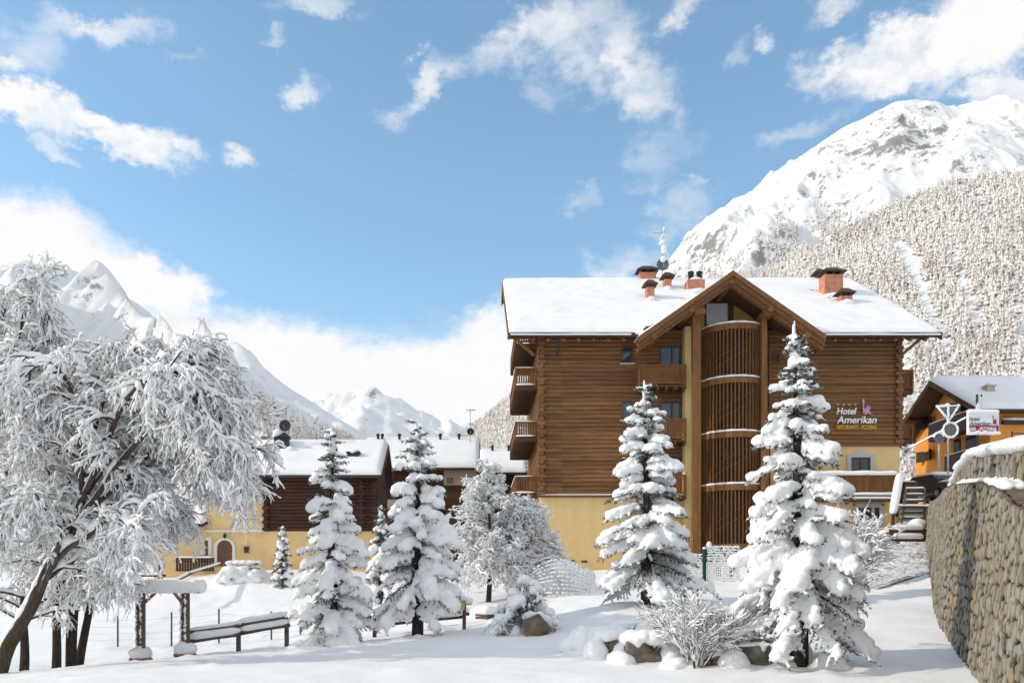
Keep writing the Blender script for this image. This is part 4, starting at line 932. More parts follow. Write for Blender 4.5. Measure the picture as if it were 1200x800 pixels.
# orange house on the right
oh = thing('orange_house', (33, 53, 6), 'orange plastered house with brown balconies and dark shutters', 'house')
OY = 53.0; ox0 = WX(1148, OY); OE = 52.0; oxr = WX(1146, OE); oze = WZ(479, OE); ozr = WZ(446, 57.5)
ro = gable_roof(oh, oxr, 62, OE, 57.5, oze, ozr, seed=61)
wall = MB(); wx = ox0+.65
wall.box(wx, 60, OY, 62, 5, oze-.05); wall.prism([(OY, oze-.05), (62, oze-.05), (57.5, ozr-.3)], wx, wx+.2, 'x'); wall.build('wall', M['orange_stucco'], oh)
# recessed loggia with balconies on the gable side
for (za, zb2, y0, y1) in ((WZ(508, 55.5), WZ(489, 55.5), 53.4, 58.0), (WZ(551, 55.5), WZ(533, 55.5), 53.4, 56.0)):
    m = MB(); m.box(wx-1.1, wx-.02, y0, y1, za, za+.15); b = m.build('balcony', M['dark_board'], oh)
    r = MB(); r.box(wx-1.16, wx-1.1, y0, y1, za-.1, zb2); r.box(wx-1.16, wx-.02, y0-.06, y0-.002, za-.1, zb2); r.box(wx-1.16, wx-.02, y1+.002, y1+.06, za-.1, zb2); r.build('railing', M['car_brown'], b)
    s = MB(); snow_strip(s, (wx-1.13, y0, zb2), (wx-1.13, y1, zb2), .13, .08); s.build('railing_snow', M['snow'], b, True)
def side_window(Yc, pyb, pyt, w, Yd, shut=True):
    z0, z1 = WZ(pyb, Yd), WZ(pyt, Yd); m = MB(); m.box(wx-.05, wx-.003, Yc-w/2, Yc+w/2, z0, z1); f = m.build('window', M['window_frame'], oh)
    m = MB(); m.box(wx-.062, wx-.052, Yc-w/2+.08, Yc+w/2-.08, z0+.08, z1-.08); m.build('pane', M['window_dark'], f)
    if shut:
        m = MB()
        for q in (-1, 1): m.bar((wx-.08, Yc+q*(w/2+.02), (z0+z1)/2), (wx-.42, Yc+q*(w/2+.42), (z0+z1)/2), .05, z1-z0+.1)
        m.split('shutter', M['shutter'], f)
side_window(60.2, 497, 486, .9, 59); side_window(60.2, 536, 525, .9, 59); side_window(54.3, 487, 470, 1.3, 55); side_window(56.3, 487, 468, .9, 55.5); side_window(55.0, 535, 512, 1.2, 55.5, False); side_window(56.6, 531, 512, .8, 56, False)
x0, x1, z1 = roof_chimney(ro, 1157, 1166, 466, 452, 54.2, 'beige_stucco', 'grey_trim')
m = MB(); m.box(WX(1160, OY), WX(1171, OY), OY-.06, OY-.004, WZ(545, OY), WZ(520, OY)); m.build('yellow_door', M['yellow_paint'], oh)
m = MB()
for yy in (52.4, 54.5, 57.5, 60.5, 62.4):
    z = ozr-abs(yy-57.5)*(ozr-oze)/5.5-.36; m.bar((oxr+.1, yy, z), (wx+.1, yy, z), .16, .18)
m.split('purlin', M['house_wood'], oh)
m = MB(); m.box(oxr+2, 60, OY-.35, OY-.02, oze-.75, oze-.55); m.build('canopy', M['gutter'], oh)
m = MB(); snow_strip(m, (oxr+2, OY-.2, oze-.55), (58, OY-.2, oze-.55), .4, .22, 40, 8); m.build('canopy_snow', M['snow'], oh, True)

# ------------------------------------------------------------------ retaining wall on the right
WB = [(5.6, 7.5, -.15, 2.2, 2.95), (6.3, 10, -.05, 2.55, 3.35), (7.6, 12.6, .0, 2.95, 3.75), (8.9, 15.1, .05, 3.45, 4.15), (10.35, 18.3, .2, 3.98, 4.62), (11.5, 21.2, .7, 4.3, 4.98), (13.9, 26, 1.35, 4.75, 5.3), (16.6, 31.2, 2.0, 5.1, 5.45), (19.4, 36.6, 3.3, 5.5, 5.45), (21.4, 40.6, 4.6, 5.9, 5.8)]
wb = np.array(WB); dd = np.concatenate([[0], np.cumsum(np.hypot(np.diff(wb[:, 0]), np.diff(wb[:, 1])))])
def wall_at(s):
    r = [np.interp(s, dd, wb[:, k]) for k in range(5)]; e = .6
    tx = np.interp(s+e, dd, wb[:, 0])-np.interp(s-e, dd, wb[:, 0]); ty = np.interp(s+e, dd, wb[:, 1])-np.interp(s-e, dd, wb[:, 1]); L = np.hypot(tx, ty)
    return r+[tx/L, ty/L]      # outward (away from the path) normal is (ty, -tx)
rw = thing('retaining_wall', (10.35, 18.3, 0), 'tall dry stone retaining wall with snow cap beside the path', 'wall')
def stones(name, s0, s1, zlo, zhi, setback, batter, cw, chh, seed, ds=.028, dz=.028):
    S = np.arange(s0, s1, ds); zl, zh = zlo, zhi; nz = int(max(zh(S)-zl(S))/dz)+1
    bx, by, _, _, _, tx, ty = wall_at(S); V = np.linspace(0, 1, nz); Z = zl(S)[None]+(zh(S)-zl(S))[None]*V[:, None]; SS = np.repeat(S[None], nz, 0)
    q = np.stack([SS.ravel(), Z.ravel(), 0*Z.ravel()], 1); wu = fbm(q*1.1, 3, seed)*.2+fbm(q*6, 3, seed+9)*.16; wv = fbm(q*1.1+50, 3, seed+1)*.25+fbm(q*6+20, 3, seed+10)*.14
    u = SS.ravel()/cw+wu; v = Z.ravel()/chh+wv; iu, iv = np.floor(u).astype(np.int64), np.floor(v).astype(np.int64)
    best = np.full(len(u), 9.); sec = np.full(len(u), 9.); idd = np.zeros(len(u)); id2 = np.zeros(len(u))
    for a in (-1, 0, 1):
        for b in (-1, 0, 1):
            cu, cv = iu+a, iv+b; hx = _hash(cu, cv, cu*0, seed); hy = _hash(cu, cv, cu*0+1, seed); sz = _hash(cu, cv, cu*0+4, seed)*.22
            d = np.hypot(u-cu-.1-.8*hx, (v-cv-.1-.8*hy)*.95)-sz; k = d < best
            sec = np.where(k, best, np.minimum(sec, d)); idd = np.where(k, _hash(cu, cv, cu*0+2, seed), idd); id2 = np.where(k, _hash(cu, cv, cu*0+3, seed), id2); best = np.where(k, d, best)
    e = sec-best; joint = np.clip(1-e/.28, 0, 1); puff = np.clip(e/.16, 0, 1)**.5
    rel = .03*puff-.06*joint+.035*(id2-.5)*(1-joint)+.02*fbm(q*7, 3, seed+7)
    off = (setback+batter*(Z-zl(S)[None])).ravel()-rel
    X = np.repeat(bx[None], nz, 0).ravel()+np.repeat(ty[None], nz, 0).ravel()*off; Y = np.repeat(by[None], nz, 0).ravel()-np.repeat(tx[None], nz, 0).ravel()*off
    P = np.stack([X, Y, Z.ravel()], 1); i = np.arange(nz*len(S)).reshape(nz, len(S)); F = np.stack([i[:-1, 1:], i[:-1, :-1], i[1:, :-1], i[1:, 1:]], -1).reshape(-1, 4)
    return fast_mesh(name, P-np.array(ORG[rw][:]), F, M['wall_stone'], rw, attr=np.stack([idd, np.clip(joint*1.7, 0, 1), 0*joint], 1))
ZB_ = lambda S: np.interp(S, dd, wb[:, 2])-.4
ZL_ = lambda S: np.interp(S, dd, wb[:, 3])
ZT_ = lambda S: np.maximum(np.interp(S, dd, wb[:, 4]), ZL_(S)+.02)
SM = dd[-1]
stones('lower_face', 0, SM, ZB_, ZL_, 0, .09, .215, .25, 3); stones('upper_face', 0, dd[7], ZL_, ZT_, .70, .05, .20, .40, 8)
# ledge between the two faces and the cap behind
S = np.arange(0, SM, .1); bx, by, z0, zl, zt, tx, ty = wall_at(S); zt = np.maximum(zt, zl+.02)
def strip(o0, za, o1, zb): 
    a = np.stack([bx+ty*o0, by-tx*o0, za], 1); b = np.stack([bx+ty*o1, by-tx*o1, zb], 1); P = np.concatenate([a, b]); n = len(S); k = np.arange(n-1); return P, np.stack([k, k+1, n+k+1, n+k], -1)
h0 = .09*(zl-z0+.4)
P, F = strip(h0-.06, zl-.01, np.full(len(S), .85), zl-.005); P2, F2 = strip(np.full(len(S), .68), zt, np.full(len(S), 2.2), zt-.02)
fast_mesh('coping', np.concatenate([P, P2])-np.array(ORG[rw][:]), np.concatenate([F, F2+len(P)]), M['rock'], rw)
m = MB(); ds_ = .14
for s in np.arange(.2, SM, ds_):
    x, y, _, l, t, ax, ay = [float(q) for q in wall_at(s)]; t = max(t, l+.02); n = vnoise(np.array([[s*.9, 3, 1]]), 4)[0]; h = .17+.04*n
    fade = min(1, (SM-s)/1.0+.4)
    m.blob((x+ay*1.05, y-ax*1.05, t+.06), (.50+.05*n, .50, h*fade), ICO2, None, .08, int(s*10))
    m.blob((x+ay*1.55, y-ax*1.55, t+.02), (.6, .6, (h+.02)*fade), ICO2)
    hb = .09*(l+.4); g = fbm(np.array([[s*.8, 0, 7]]), 3, 12)[0]
    if s > dd[4]-.6 or g > .16:
        w = .11 if s > dd[4]-.6 else .10+.2*(g-.16)
        for q in range(2): m.blob((x+ay*(hb+.12+.2*q), y-ax*(hb+.12+.2*q), l+.03), (w*random.uniform(.8, 1.2), w, w*random.uniform(.5, .95)), ICO1)
snow_part(m, 'wall_snow', rw, .045, jit=.02)
# snow drift where the wall meets the ground at the far end
# the upper road behind the wall
def upper_road():
    S = np.concatenate([np.arange(0, SM, .8), [SM]]); bx, by, z0, zl, zt, tx, ty = wall_at(S); rows = []
    for o, dz in ((1.4, -.02), (2.4, -.25), (5, -.35), (12, -.3), (40, 0)): rows.append(np.stack([bx+ty*o*(1 if o < 3 else 1)+0*bx, by-tx*o*.6 if o > 3 else by-tx*o, zt+dz], 1))
    n = len(S); P = np.concatenate(rows); F = []
    for r in range(len(rows)-1): k = np.arange(n-1)+r*n; F.append(np.stack([k, k+n, k+n+1, k+1], -1))
    o = fast_mesh('upper_road', P, np.concatenate(F)[:, ::-1], M['ground_snow']); tag(o, kind='structure')
    P = np.array([(20.6, 41.5, 5.75), (80, 41.5, 5.8), (80, 75, 7.4), (24.2, 75, 7.2), (24.0, 49, 6.5), (21.8, 45, 6.2)], float)
    m = MB(); m.add(P, [(0, 1, 2, 3, 4, 5)]); o = m.build('snowy_road', M['ground_snow']); tag(o, kind='structure')
upper_road()
# cobbled bank at the end of the path
m = MB(); nu, nv = 24, 24; P = []
for j in range(nv+1):
    for i in range(nu+1):
        Y = 33.6+6.0*j/nv; x = WX(1009, Y)+(WX(1092, Y)-WX(1009, Y))*i/nu; P.append((x, Y, G(x, Y)+.05+.03*vnoise(np.array([[x*1.3, Y*1.3, 0]]), 3)[0]-.3*max(0, abs(i/nu-.5)*2-.9)*5))
F = np.array([(j*(nu+1)+i, j*(nu+1)+i+1, (j+1)*(nu+1)+i+1, (j+1)*(nu+1)+i) for j in range(nv) for i in range(nu)])
o = fast_mesh('cobbled_bank', np.array(P), F, M['cobbles']); tag(o, kind='structure')

# ------------------------------------------------------------------ steps, fence, cars, signs on the right
st = thing('outdoor_stairs', W(1065, 632, 42)[:], 'snowy wooden steps climbing beside the stone wall', 'stairs')
n = 9
for k in range(n):
    t = k/(n-1); Y = 41+4.2*t; py = 627-55*t; z = WZ(py, Y); xa, xb = WX(1054+9*t, Y), WX(1083+1*t, Y)
    m = MB(); m.box(xa, xb, Y, Y+.32, z-.07, z); tr = m.build('tread', M['weathered_wood'], st)
    s = MB(); snow_strip(s, (xa, Y+.14, z), (xb, Y+.14, z), .26, .10, 12, k); s.build('tread_snow', M['snow'], tr, True)
for pq in (1054, 1083):
    m = MB(); m.bar(W(pq, 630, 41), W(pq+8 if pq < 1060 else pq+1, 574, 45.2), .08, .26); m.build('stringer', M['weathered_wood'], st)
m = MB(); a, b = W(1046.5, 604, 41.0), W(1054.5, 559, 44.6); m.bar(a, b, .12, .10)
for q in (0, .5, 1): p = a.lerp(b, q); m.box(p.x-.06, p.x+.06, p.y-.06, p.y+.06, p.z-1.05, p.z)
h = m.build('handrail', M['house_wood'], st)
m = MB(); snow_strip(m, a, b, .38, .34, 20, 2); m.build('handrail_snow', M['snow'], h, True)
bf = thing('bank_fence', W(1064, 636, 40)[:], 'short log fence with snow on rails at top of cobbled bank', 'fence')
for px in (1044, 1084):
    m = MB(); a, b = W(px, 640, 40), W(px, 620, 40); m.box(a.x-.09, a.x+.09, a.y-.09, a.y+.09, a.z-.4, b.z); m.build('post', M['house_wood'], bf)
for (a, b) in ((W(1046, 622, 39.95), W(1082, 622, 39.95)), (W(1046, 632.5, 39.95), W(1082, 632.5, 39.95)), (W(1043, 624, 40), W(1003, 640, 41)), (W(1043, 634, 40), W(1010, 648, 41))):
    m = MB(); m.bar(a, b, .12, .13); r = m.build('rail', M['house_wood'], bf)
    s = MB(); snow_strip(s, a+Vector((0, 0, .06)), b+Vector((0, 0, .06)), .28, .26, 18, a.x); s.build('rail_snow', M['snow'], r, True)
m = MB(); m.blob(W(1075, 614, 40.4), (.42, .35, .30), ICO2, None, .15, 3); m.blob(W(1068, 617, 40.4), (.3, .3, .22), ICO2, None, .15, 4); snow_part(m, 'snow_clump', bf, .05)
def drain(px, pyt, pyb):
    pass
def car(loc, rz, paint, label, snow=.2):
    t = thing('parked_car', loc, label, 'car'); t.rotation_euler = (0, 0, rz)
    def B(mb, name, mat, sm=False, par=t):
        v = mb.arr(); me = bpy.data.meshes.new(name); me.from_pydata(v.tolist(), [], mb.f); me.materials.append(M[mat]); me.update()
        if sm: me.polygons.foreach_set('use_smooth', np.ones(len(me.polygons), bool))
        return link_mesh(name, me, par)
    body = [(-2.05, .35), (-2.1, .62), (-2.0, .86), (-1.2, .95), (1.35, .98), (2.0, .86), (2.1, .6), (2.05, .35)]
    m = MB(); m.prism(body, -.84, .84, 'y'); B(m, 'body', paint)
    cab = [(-1.45, .97), (-.75, 1.45), (.9, 1.47), (1.75, .98)]
    m = MB(); m.prism(cab, -.72, .72, 'y'); B(m, 'cabin', paint)
    for s in (-1, 1):
        m = MB(); m.prism([(-1.2, 1.0), (-.7, 1.38), (0, 1.40), (0, 1.0)], s*.722, s*.735, 'y'); m.prism([(.08, 1.0), (.08, 1.40), (.85, 1.39), (1.4, 1.0)], s*.722, s*.735, 'y'); B(m, 'side_window', 'window_dark')
    for xx, s in ((-1.42, -1), (1.72, 1)):
        m = MB(); x1 = -.80 if s < 0 else .95; m.add([(xx+s*.03, -.62, 1.0), (xx+s*.03, .62, 1.0), (x1+s*.03, .58, 1.4), (x1+s*.03, -.58, 1.4)], [(0, 1, 2, 3)]); B(m, 'windscreen', 'window_dark')
    for x in (-1.35, 1.3):
        for y in (-.78, .78):
            m = MB(); n = 16; m.tube([(x, y-.1, .32), (x, y+.1, .32)], .32, n); w = B(m, 'wheel', 'tyre'); m = MB(); m.tube([(x, y-.11, .32), (x, y+.11, .32)], .18, n); B(m, 'rim', 'galvanised', par=w)
    m = MB()
    for x in np.arange(-.7, .95, .22): m.blob((x, -.3, 1.5), (.3, .45, snow), ICO2); m.blob((x, .3, 1.5), (.3, .45, snow), ICO2)
    for x in (-1.9, -1.6, -1.3): m.blob((x, -.3, .95), (.28, .45, snow*.8), ICO2); m.blob((x, .3, .95), (.28, .45, snow*.8), ICO2)
    me = remesh(m, .06); me.materials.append(M['snow']); link_mesh('snow_cover', me, t)
    return t
p = W(1094, 585, 50); car((p.x, p.y, p.z-.1), R(100), 'car_paint', 'dark parked car with snowy roof between hotel and orange house', .16)
p = W(1205, 530, 30); car((21.35, 30.5, 5.55), R(170), 'car_white', 'white car under thick snow on the upper road', .25)
p = W(1067, 588, 47); b = thing('storage_bin', p[:], 'dark brown storage bin at the head of the wooden steps', 'bin')
m = MB(); m.box(WX(1061, 47), WX(1076, 47), 47, 47.9, WZ(590, 47), WZ(566, 47)); bd = m.build('body', M['car_brown'], b); m = MB(); m.box(WX(1060.5, 47), WX(1076.5, 47), 46.95, 47.95, WZ(566, 47)+.003, WZ(564.5, 47)); m.build('lid', M['car_brown'], b)
m = MB(); snow_strip(m, (WX(1061, 47), 47.4, WZ(564.5, 47)), (WX(1076, 47), 47.4, WZ(564.5, 47)), .7, .12); m.build('lid_snow', M['snow'], b, True)
# road signs seen from behind
def sign_post(px, pyb, pyt, Y, label, name='road_sign', r=.035):
    p0, p1 = W(px, pyb, Y), W(px, pyt, Y); t = thing(name, p0[:], label, 'road sign'); m = MB(); m.tube([p0-Vector((0, 0, .4)), p1], r, 8); m.build('pole', M['galvanised'], t, True); return t
SY = 31.0
t = sign_post(1111, 542, 476, SY, 'grey pole with triangular and round sign backs caked in snow')
def plate(t, poly_px, Y, th=.02, name='plate', rim=True):
    P = [(WX(a, Y), WZ(b, Y)) for a, b in poly_px]; m = MB(); m.prism(P, Y-.06-th, Y-.06, 'y'); o = m.build(name, M['sign_back'], t)
    if rim:
        s = MB(); pts = [(x, Y-.08-th, z) for x, z in P]; pts.append(pts[0])
        for a, b in zip(pts[:-1], pts[1:]): s.tube([a, b], [.03+.015*random.random()]*2, 6)
        for k in range(9):
            a, b = random.choice(list(zip(pts[:-1], pts[1:]))); q = random.random(); s.blob([a[i]+(b[i]-a[i])*q for i in range(3)], (.06, .04, .06), ICO1)
        s.build('frozen_rim', M['snow'], o, True)
    return o
plate(t, [(1096.5, 476.5), (1122, 475.5), (1110.5, 493)], SY)
circ = lambda cx, cy, r, n=20: [(cx+r*math.cos(2*math.pi*k/n), cy+r*math.sin(2*math.pi*k/n)) for k in range(n)]
plate(t, circ(1112, 504, 8.6), SY)
m = MB()
for q in range(9): m.blob(W(1111+random.uniform(-.5, .5), 476+q*2.2, SY-.1), (.05, .04, .07), ICO1)
m.blob(W(1110.5, 475, SY-.05), (.09, .07, .09), ICO2); m.build('pole_snow', M['snow'], t, True)
t = sign_post(1100.5, 540, 510, SY+1, 'small round sign back on short post next to the wall end')
plate(t, circ(1100, 513, 6.6), SY+1, rim=False); m = MB(); c = W(1100, 513, SY+.9); m.tube([(c.x+.2*math.cos(a), c.y-.02, c.z+.2*math.sin(a)) for a in np.linspace(.3, 3.0, 10)], .045, 6); m.build('frozen_rim', M['snow'], t, True)
cb = thing('overhead_cable', W(1066, 525, 33)[:], 'straight cable coated in snow slanting behind road signs', 'cable')
m = MB(); m.tube([W(1060, 528, 36), W(1100, 507, 34), W(1134, 488, 32)], .02, 5); m.build('wire', M['dark_metal'], cb, True); m = MB(); snow_strip(m, W(1066, 525, 35.7), W(1133, 489, 32.05), .06, .065, 30); m.build('cable_snow', M['snow'], cb, True)
# the illuminated hotel panel
BY = 29.0; hb = thing('roadside_sign', W(1148, 532, BY)[:], 'snow-capped white and red panel reading BAR PIZZERIA behind the wall', 'sign')
m = MB(); m.tube([W(1145.5, 540, BY+.1), W(1145, 462, BY+.1)], .04, 8); m.build('pole', M['dark_metal'], hb, True)
x0, x1 = WX(1133.5, BY), WX(1169, BY); m = MB(); m.box(x0, x1, BY-.08, BY+.05, WZ(509, BY), WZ(485, BY)); m.build('board', M['panel_white'], hb)
m = MB(); m.box(x0+.02, x1-.02, BY-.092, BY-.081, WZ(505.5, BY), WZ(499, BY)); m.build('red_band', M['panel_red'], hb)
text_mesh('panel_text', 'Hotel', 1135.5, 1148, 492.7, 488.2, BY-.084, M['letter_grey'], hb, .2, .01, 0)
text_mesh('panel_text', 'Amerikan', 1136, 1161, 498.3, 493.6, BY-.084, M['letter_grey'], hb, .2, .01, 0)
text_mesh('panel_text', 'BAR - PIZZERIA', 1135, 1168, 504.5, 500.3, BY-.094, M['letter_white'], hb, 0, .01, .01)
m = MB(); ex0, ex1, ez0, ez1 = WX(1161, BY), WX(1167, BY), WZ(498, BY), WZ(487.5, BY); emblem(m, lambda u: ex0+(ex1-ex0)*u, lambda v: ez0+(ez1-ez0)*v, BY-.084, .01); m.build('emblem', M['panel_red'], hb)
m = MB(); snow_strip(m, (x0-.03, BY-.02, WZ(485, BY)), (x1+.03, BY-.02, WZ(485, BY)), .22, .16, 16)
for k in range(16): x = x0+(x1-x0)*k/15; m.blob((x, BY-.09, WZ(508.5-random.uniform(0, 2.2), BY)), (.07, .04, .06), ICO1)
for q in range(6): m.blob(W(1145.3+q*.25, 473+q*2, BY+.1), (.05+.012*q, .05, .1), ICO1)
m.build('panel_snow', M['snow'], hb, True)
t = thing('guard_rail', W(1190, 520, 26)[:], 'thin metal rail behind the wall cap near the white car', 'railing')
m = MB(); m.tube([W(1186.5, 530, 27), W(1186, 505, 27)], .025, 6); m.build('post', M['dark_metal'], t, True); m = MB(); m.tube([W(1186, 507.5, 27), W(1215, 508, 26)], .02, 6); m.build('rail', M['dark_metal'], t, True)
# ------------------------------------------------------------------ snow-laden conifers
def rot_to(d, up=(0, 0, 1)):
    d = np.array(d)/np.linalg.norm(d); s = np.cross(d, up); n = np.linalg.norm(s); s = s/n if n > 1e-6 else np.array([1., 0, 0]); u = np.cross(s, d)
    return np.stack([d, s, u])           # rows: local x, y, z axes
def conifer(name, label, px, Y, py_top, R0, z0f, seed, vox, snow=1.0, prof=.8, group=None, nwh=None, droop=1.0, sc=1.0, base=None, cat='tree', dens=1.0, lean=0.0, finger=1.0):
    r = np.random.default_rng(seed); x = WX(px, Y); g = G(x, Y) if base is None else base
    H = WZ(py_top, Y)-g; root = thing(name, (x, Y, g), label, cat, group)
    o = np.array([x, Y, g])
    tr = MB(); hs = np.linspace(-.3, H*.985, 14); rb = .024*H+.03
    tr.tube([o+np.array([lean*h*h/H+.02*math.sin(h*1.7+seed), .02*math.cos(h*1.3), h]) for h in hs], [max(.012, rb*(1-max(h, 0)/H)**.8) for h in hs], 9); tr.build('trunk', M['bark'], root, True)
    z0 = z0f*H; sn = MB(); tw = MB(); blades = []
    nwh = nwh or int(10+H*1.5); zz = z0+(H*.955-z0)*(np.linspace(0, 1, nwh)**.88)
    def add_blades(p, d, l, n, ln):
        q = p[None]+d[None]*(r.random(n)*l)[:, None]; v = r.normal(size=(n, 3)); v += d[None]*1.0; v[:, 2] -= .25; v /= np.linalg.norm(v, axis=1, keepdims=True)
        blades.append(np.concatenate([q, v*(ln*r.uniform(.6, 1.25, n))[:, None]], 1))
    for wi, z in enumerate(zz):
        t = (z-z0)/(H-z0); L0 = R0*((1-t)**prof*.96+.03); nb = int(max(3, round((5.2+2.2*(1-t))*dens))); a0 = r.uniform(0, 6.28)
        for b in range(nb):
            if r.random() < .04: continue
            a = a0+b*2*math.pi/nb+r.normal(0, .22); L = L0*r.uniform(.72, 1.14); zb = z+r.normal(0, .035*H*.5)
            if t > .93: L = L0*r.uniform(.8, 1.1)
            pitch = R(-14*droop*(1-t)+18*t*t+r.normal(0, 5)); sag = (.20+.28*(1-t))*droop*r.uniform(.7, 1.3)
            dirh = np.array([math.cos(a), math.sin(a), 0]); c0 = o+np.array([lean*zb*zb/H, 0, zb])
            P = lambda u: c0+dirh*(L*u*math.cos(pitch))+np.array([0, 0, L*(math.sin(pitch)*u-sag*u*u)])
            us = np.linspace(0, 1, 6); pts = [P(u) for u in us]
            tw.tube(pts, np.linspace(.012+.012*L, .005, 6), 4, False)
            load = snow*np.clip(r.normal(1, .26), .35, 1.5); bare = r.random() < .05
            lat = np.cross(dirh, [0, 0, 1.]); k = max(2, int(L/.17)); prev = P(.2)
            for j in range(k+1):
                u = .22+.80*j/k; p = P(u); d = P(u+.05)-P(u-.05); d /= np.linalg.norm(d)
                sh = math.sin(math.pi*min(1, u*.72+.14))**.8; w = np.clip(.21*L*sh, .085 if t < .75 else .05, .19)*load**.6*r.uniform(.75, 1.25)
                if not bare and u > (.25 if t < .7 else .1) and r.random() > .06:
                    h = min(w, .17)*.72*load; M3 = rot_to(d)
                    sn.blob(p+np.array([0, 0, h*.45]), (w*1.05, w, h), ICO2 if w > .09 else ICO1, M3)
                add_blades(p-np.array([0, 0, .015]), d, .15, int(9*dens), .085*sc)
                # side twigs
                for s in (-1, 1):
                    if r.random() < .10: continue
                    l = L*(.40*(1-u*.62)+.07)*r.uniform(.6, 1.25); l = min(l, .75)
                    td = d*.62+lat*s*.72+np.array([0, 0, -.10-.42*r.random()*droop]); td /= np.linalg.norm(td)
                    nseg = max(2, int(l/.11)); q = p.copy(); dd_ = td.copy()
                    for e in range(nseg):
                        f = (e+1)/nseg; q = q+dd_*(l/nseg); dd_ = dd_+np.array([0, 0, -.20*droop]); dd_ /= np.linalg.norm(dd_)
                        add_blades(q-dd_*(l/nseg)*.5, dd_, l/nseg, int(8*dens), .075*sc)
                        if not bare and r.random() > .16:
                            ww = max(.03, (w*.66)*(1-.62*f))*finger; sn.blob(q+np.array([0, 0, ww*.35]), (max(ww*1.3, l/nseg*.75), ww, ww*.75), ICO1, rot_to(dd_))
            if not bare:
                q = P(1.0); b_ = np.clip(.20*L, .075 if t < .85 else .045, .17)*load**.5; sn.blob(q+np.array([0, 0, b_*.2]), (b_*1.05, b_, b_*.85), ICO2)
    # leading shoot
    top = o+np.array([lean*H, 0, H])
    for j in range(9): sn.blob(top-np.array([r.normal(0, .02), 0, j*.085*H/7+.02]), (.035+.011*j, .035+.011*j, .085), ICO2)
    # dense inner needles
    n = int(260*H*dens); hz = z0+(H*.93-z0)*r.random(n)**1.2; rr = R0*(1-(hz-z0)/(H-z0))*.45*np.sqrt(r.random(n)); an = r.uniform(0, 6.28, n)
    q = o[None]+np.stack([rr*np.cos(an), rr*np.sin(an), hz], 1); v = np.stack([np.cos(an), np.sin(an), r.normal(-.3, .4, n)], 1)*.16*sc; blades.append(np.concatenate([q, v], 1))
    B = np.concatenate(blades); q, v = B[:, :3], B[:, 3:]; side = np.cross(v, r.normal(size=v.shape)); side /= np.maximum(np.linalg.norm(side, axis=1, keepdims=True), 1e-6); wd = .011*sc+.004
    V = np.stack([q-side*wd, q+side*wd, q+v], 1).reshape(-1, 3)-np.array(ORG[root][:]); F = np.arange(len(V)).reshape(-1, 3)
    fast_mesh('foliage', V, F, M['needles'], root, smooth=False)
    tw.build('branch', M['bark'], root, True)
    snow_part(sn, 'snow_load', root, vox, jit=.03, smooth_it=1)
    return root
FG = 'snow-laden firs in front of the houses'
conifer('fir_tree', 'tallest fir with drooping snowy branches in front of hotel sign wall', 936, 18, 388, 1.50, .16, 101, .030, 1.0, .86, FG, 21, .72, 1.0, lean=-.012)
T_ = bpy.data.objects['fir_tree']; m = MB(); p = W(931, 391, 18.0); m.tube([p-Vector((0, 0, .25)), p+Vector((0, 0, .27))], [.03, .012], 6); m.tube([p-Vector((0.02, 0, .25)), p+Vector((-.02, 0, .2))], [.04, .02], 6); m.build('leader_shoot', M['snow'], T_, True)
conifer('fir_tree', 'slender snowy fir standing before the hotel stucco wall', 758, 27, 446, 1.70, .13, 103, .034, 1.05, .72, FG, 20, .5, 1.1, lean=-.012, dens=.95)
conifer('fir_tree', 'snowy fir in front of dark chalet beside log rail fence', 389, 26, 502, 1.25, .03, 105, .034, 1.2, .66, FG, 19, .6, 1.0)
conifer('fir_tree', 'broad snowy fir with bare lower trunk between two houses', 489, 27, 493, 1.42, .17, 107, .034, 1.2, .70, FG, 21, .65, 1.0)
conifer('young_fir', 'tiny snow-covered fir next to chalet mailbox wall', 331, 45, 616, .62, .03, 109, .042, 1.35, .8, None, 9, .7, 1.4)
conifer('young_fir', 'half-hidden low fir with snowy tip left of broad fir', 446, 40, 592, .9, .03, 110, .042, 1.35, .8, None, 9, .9, 1.4)

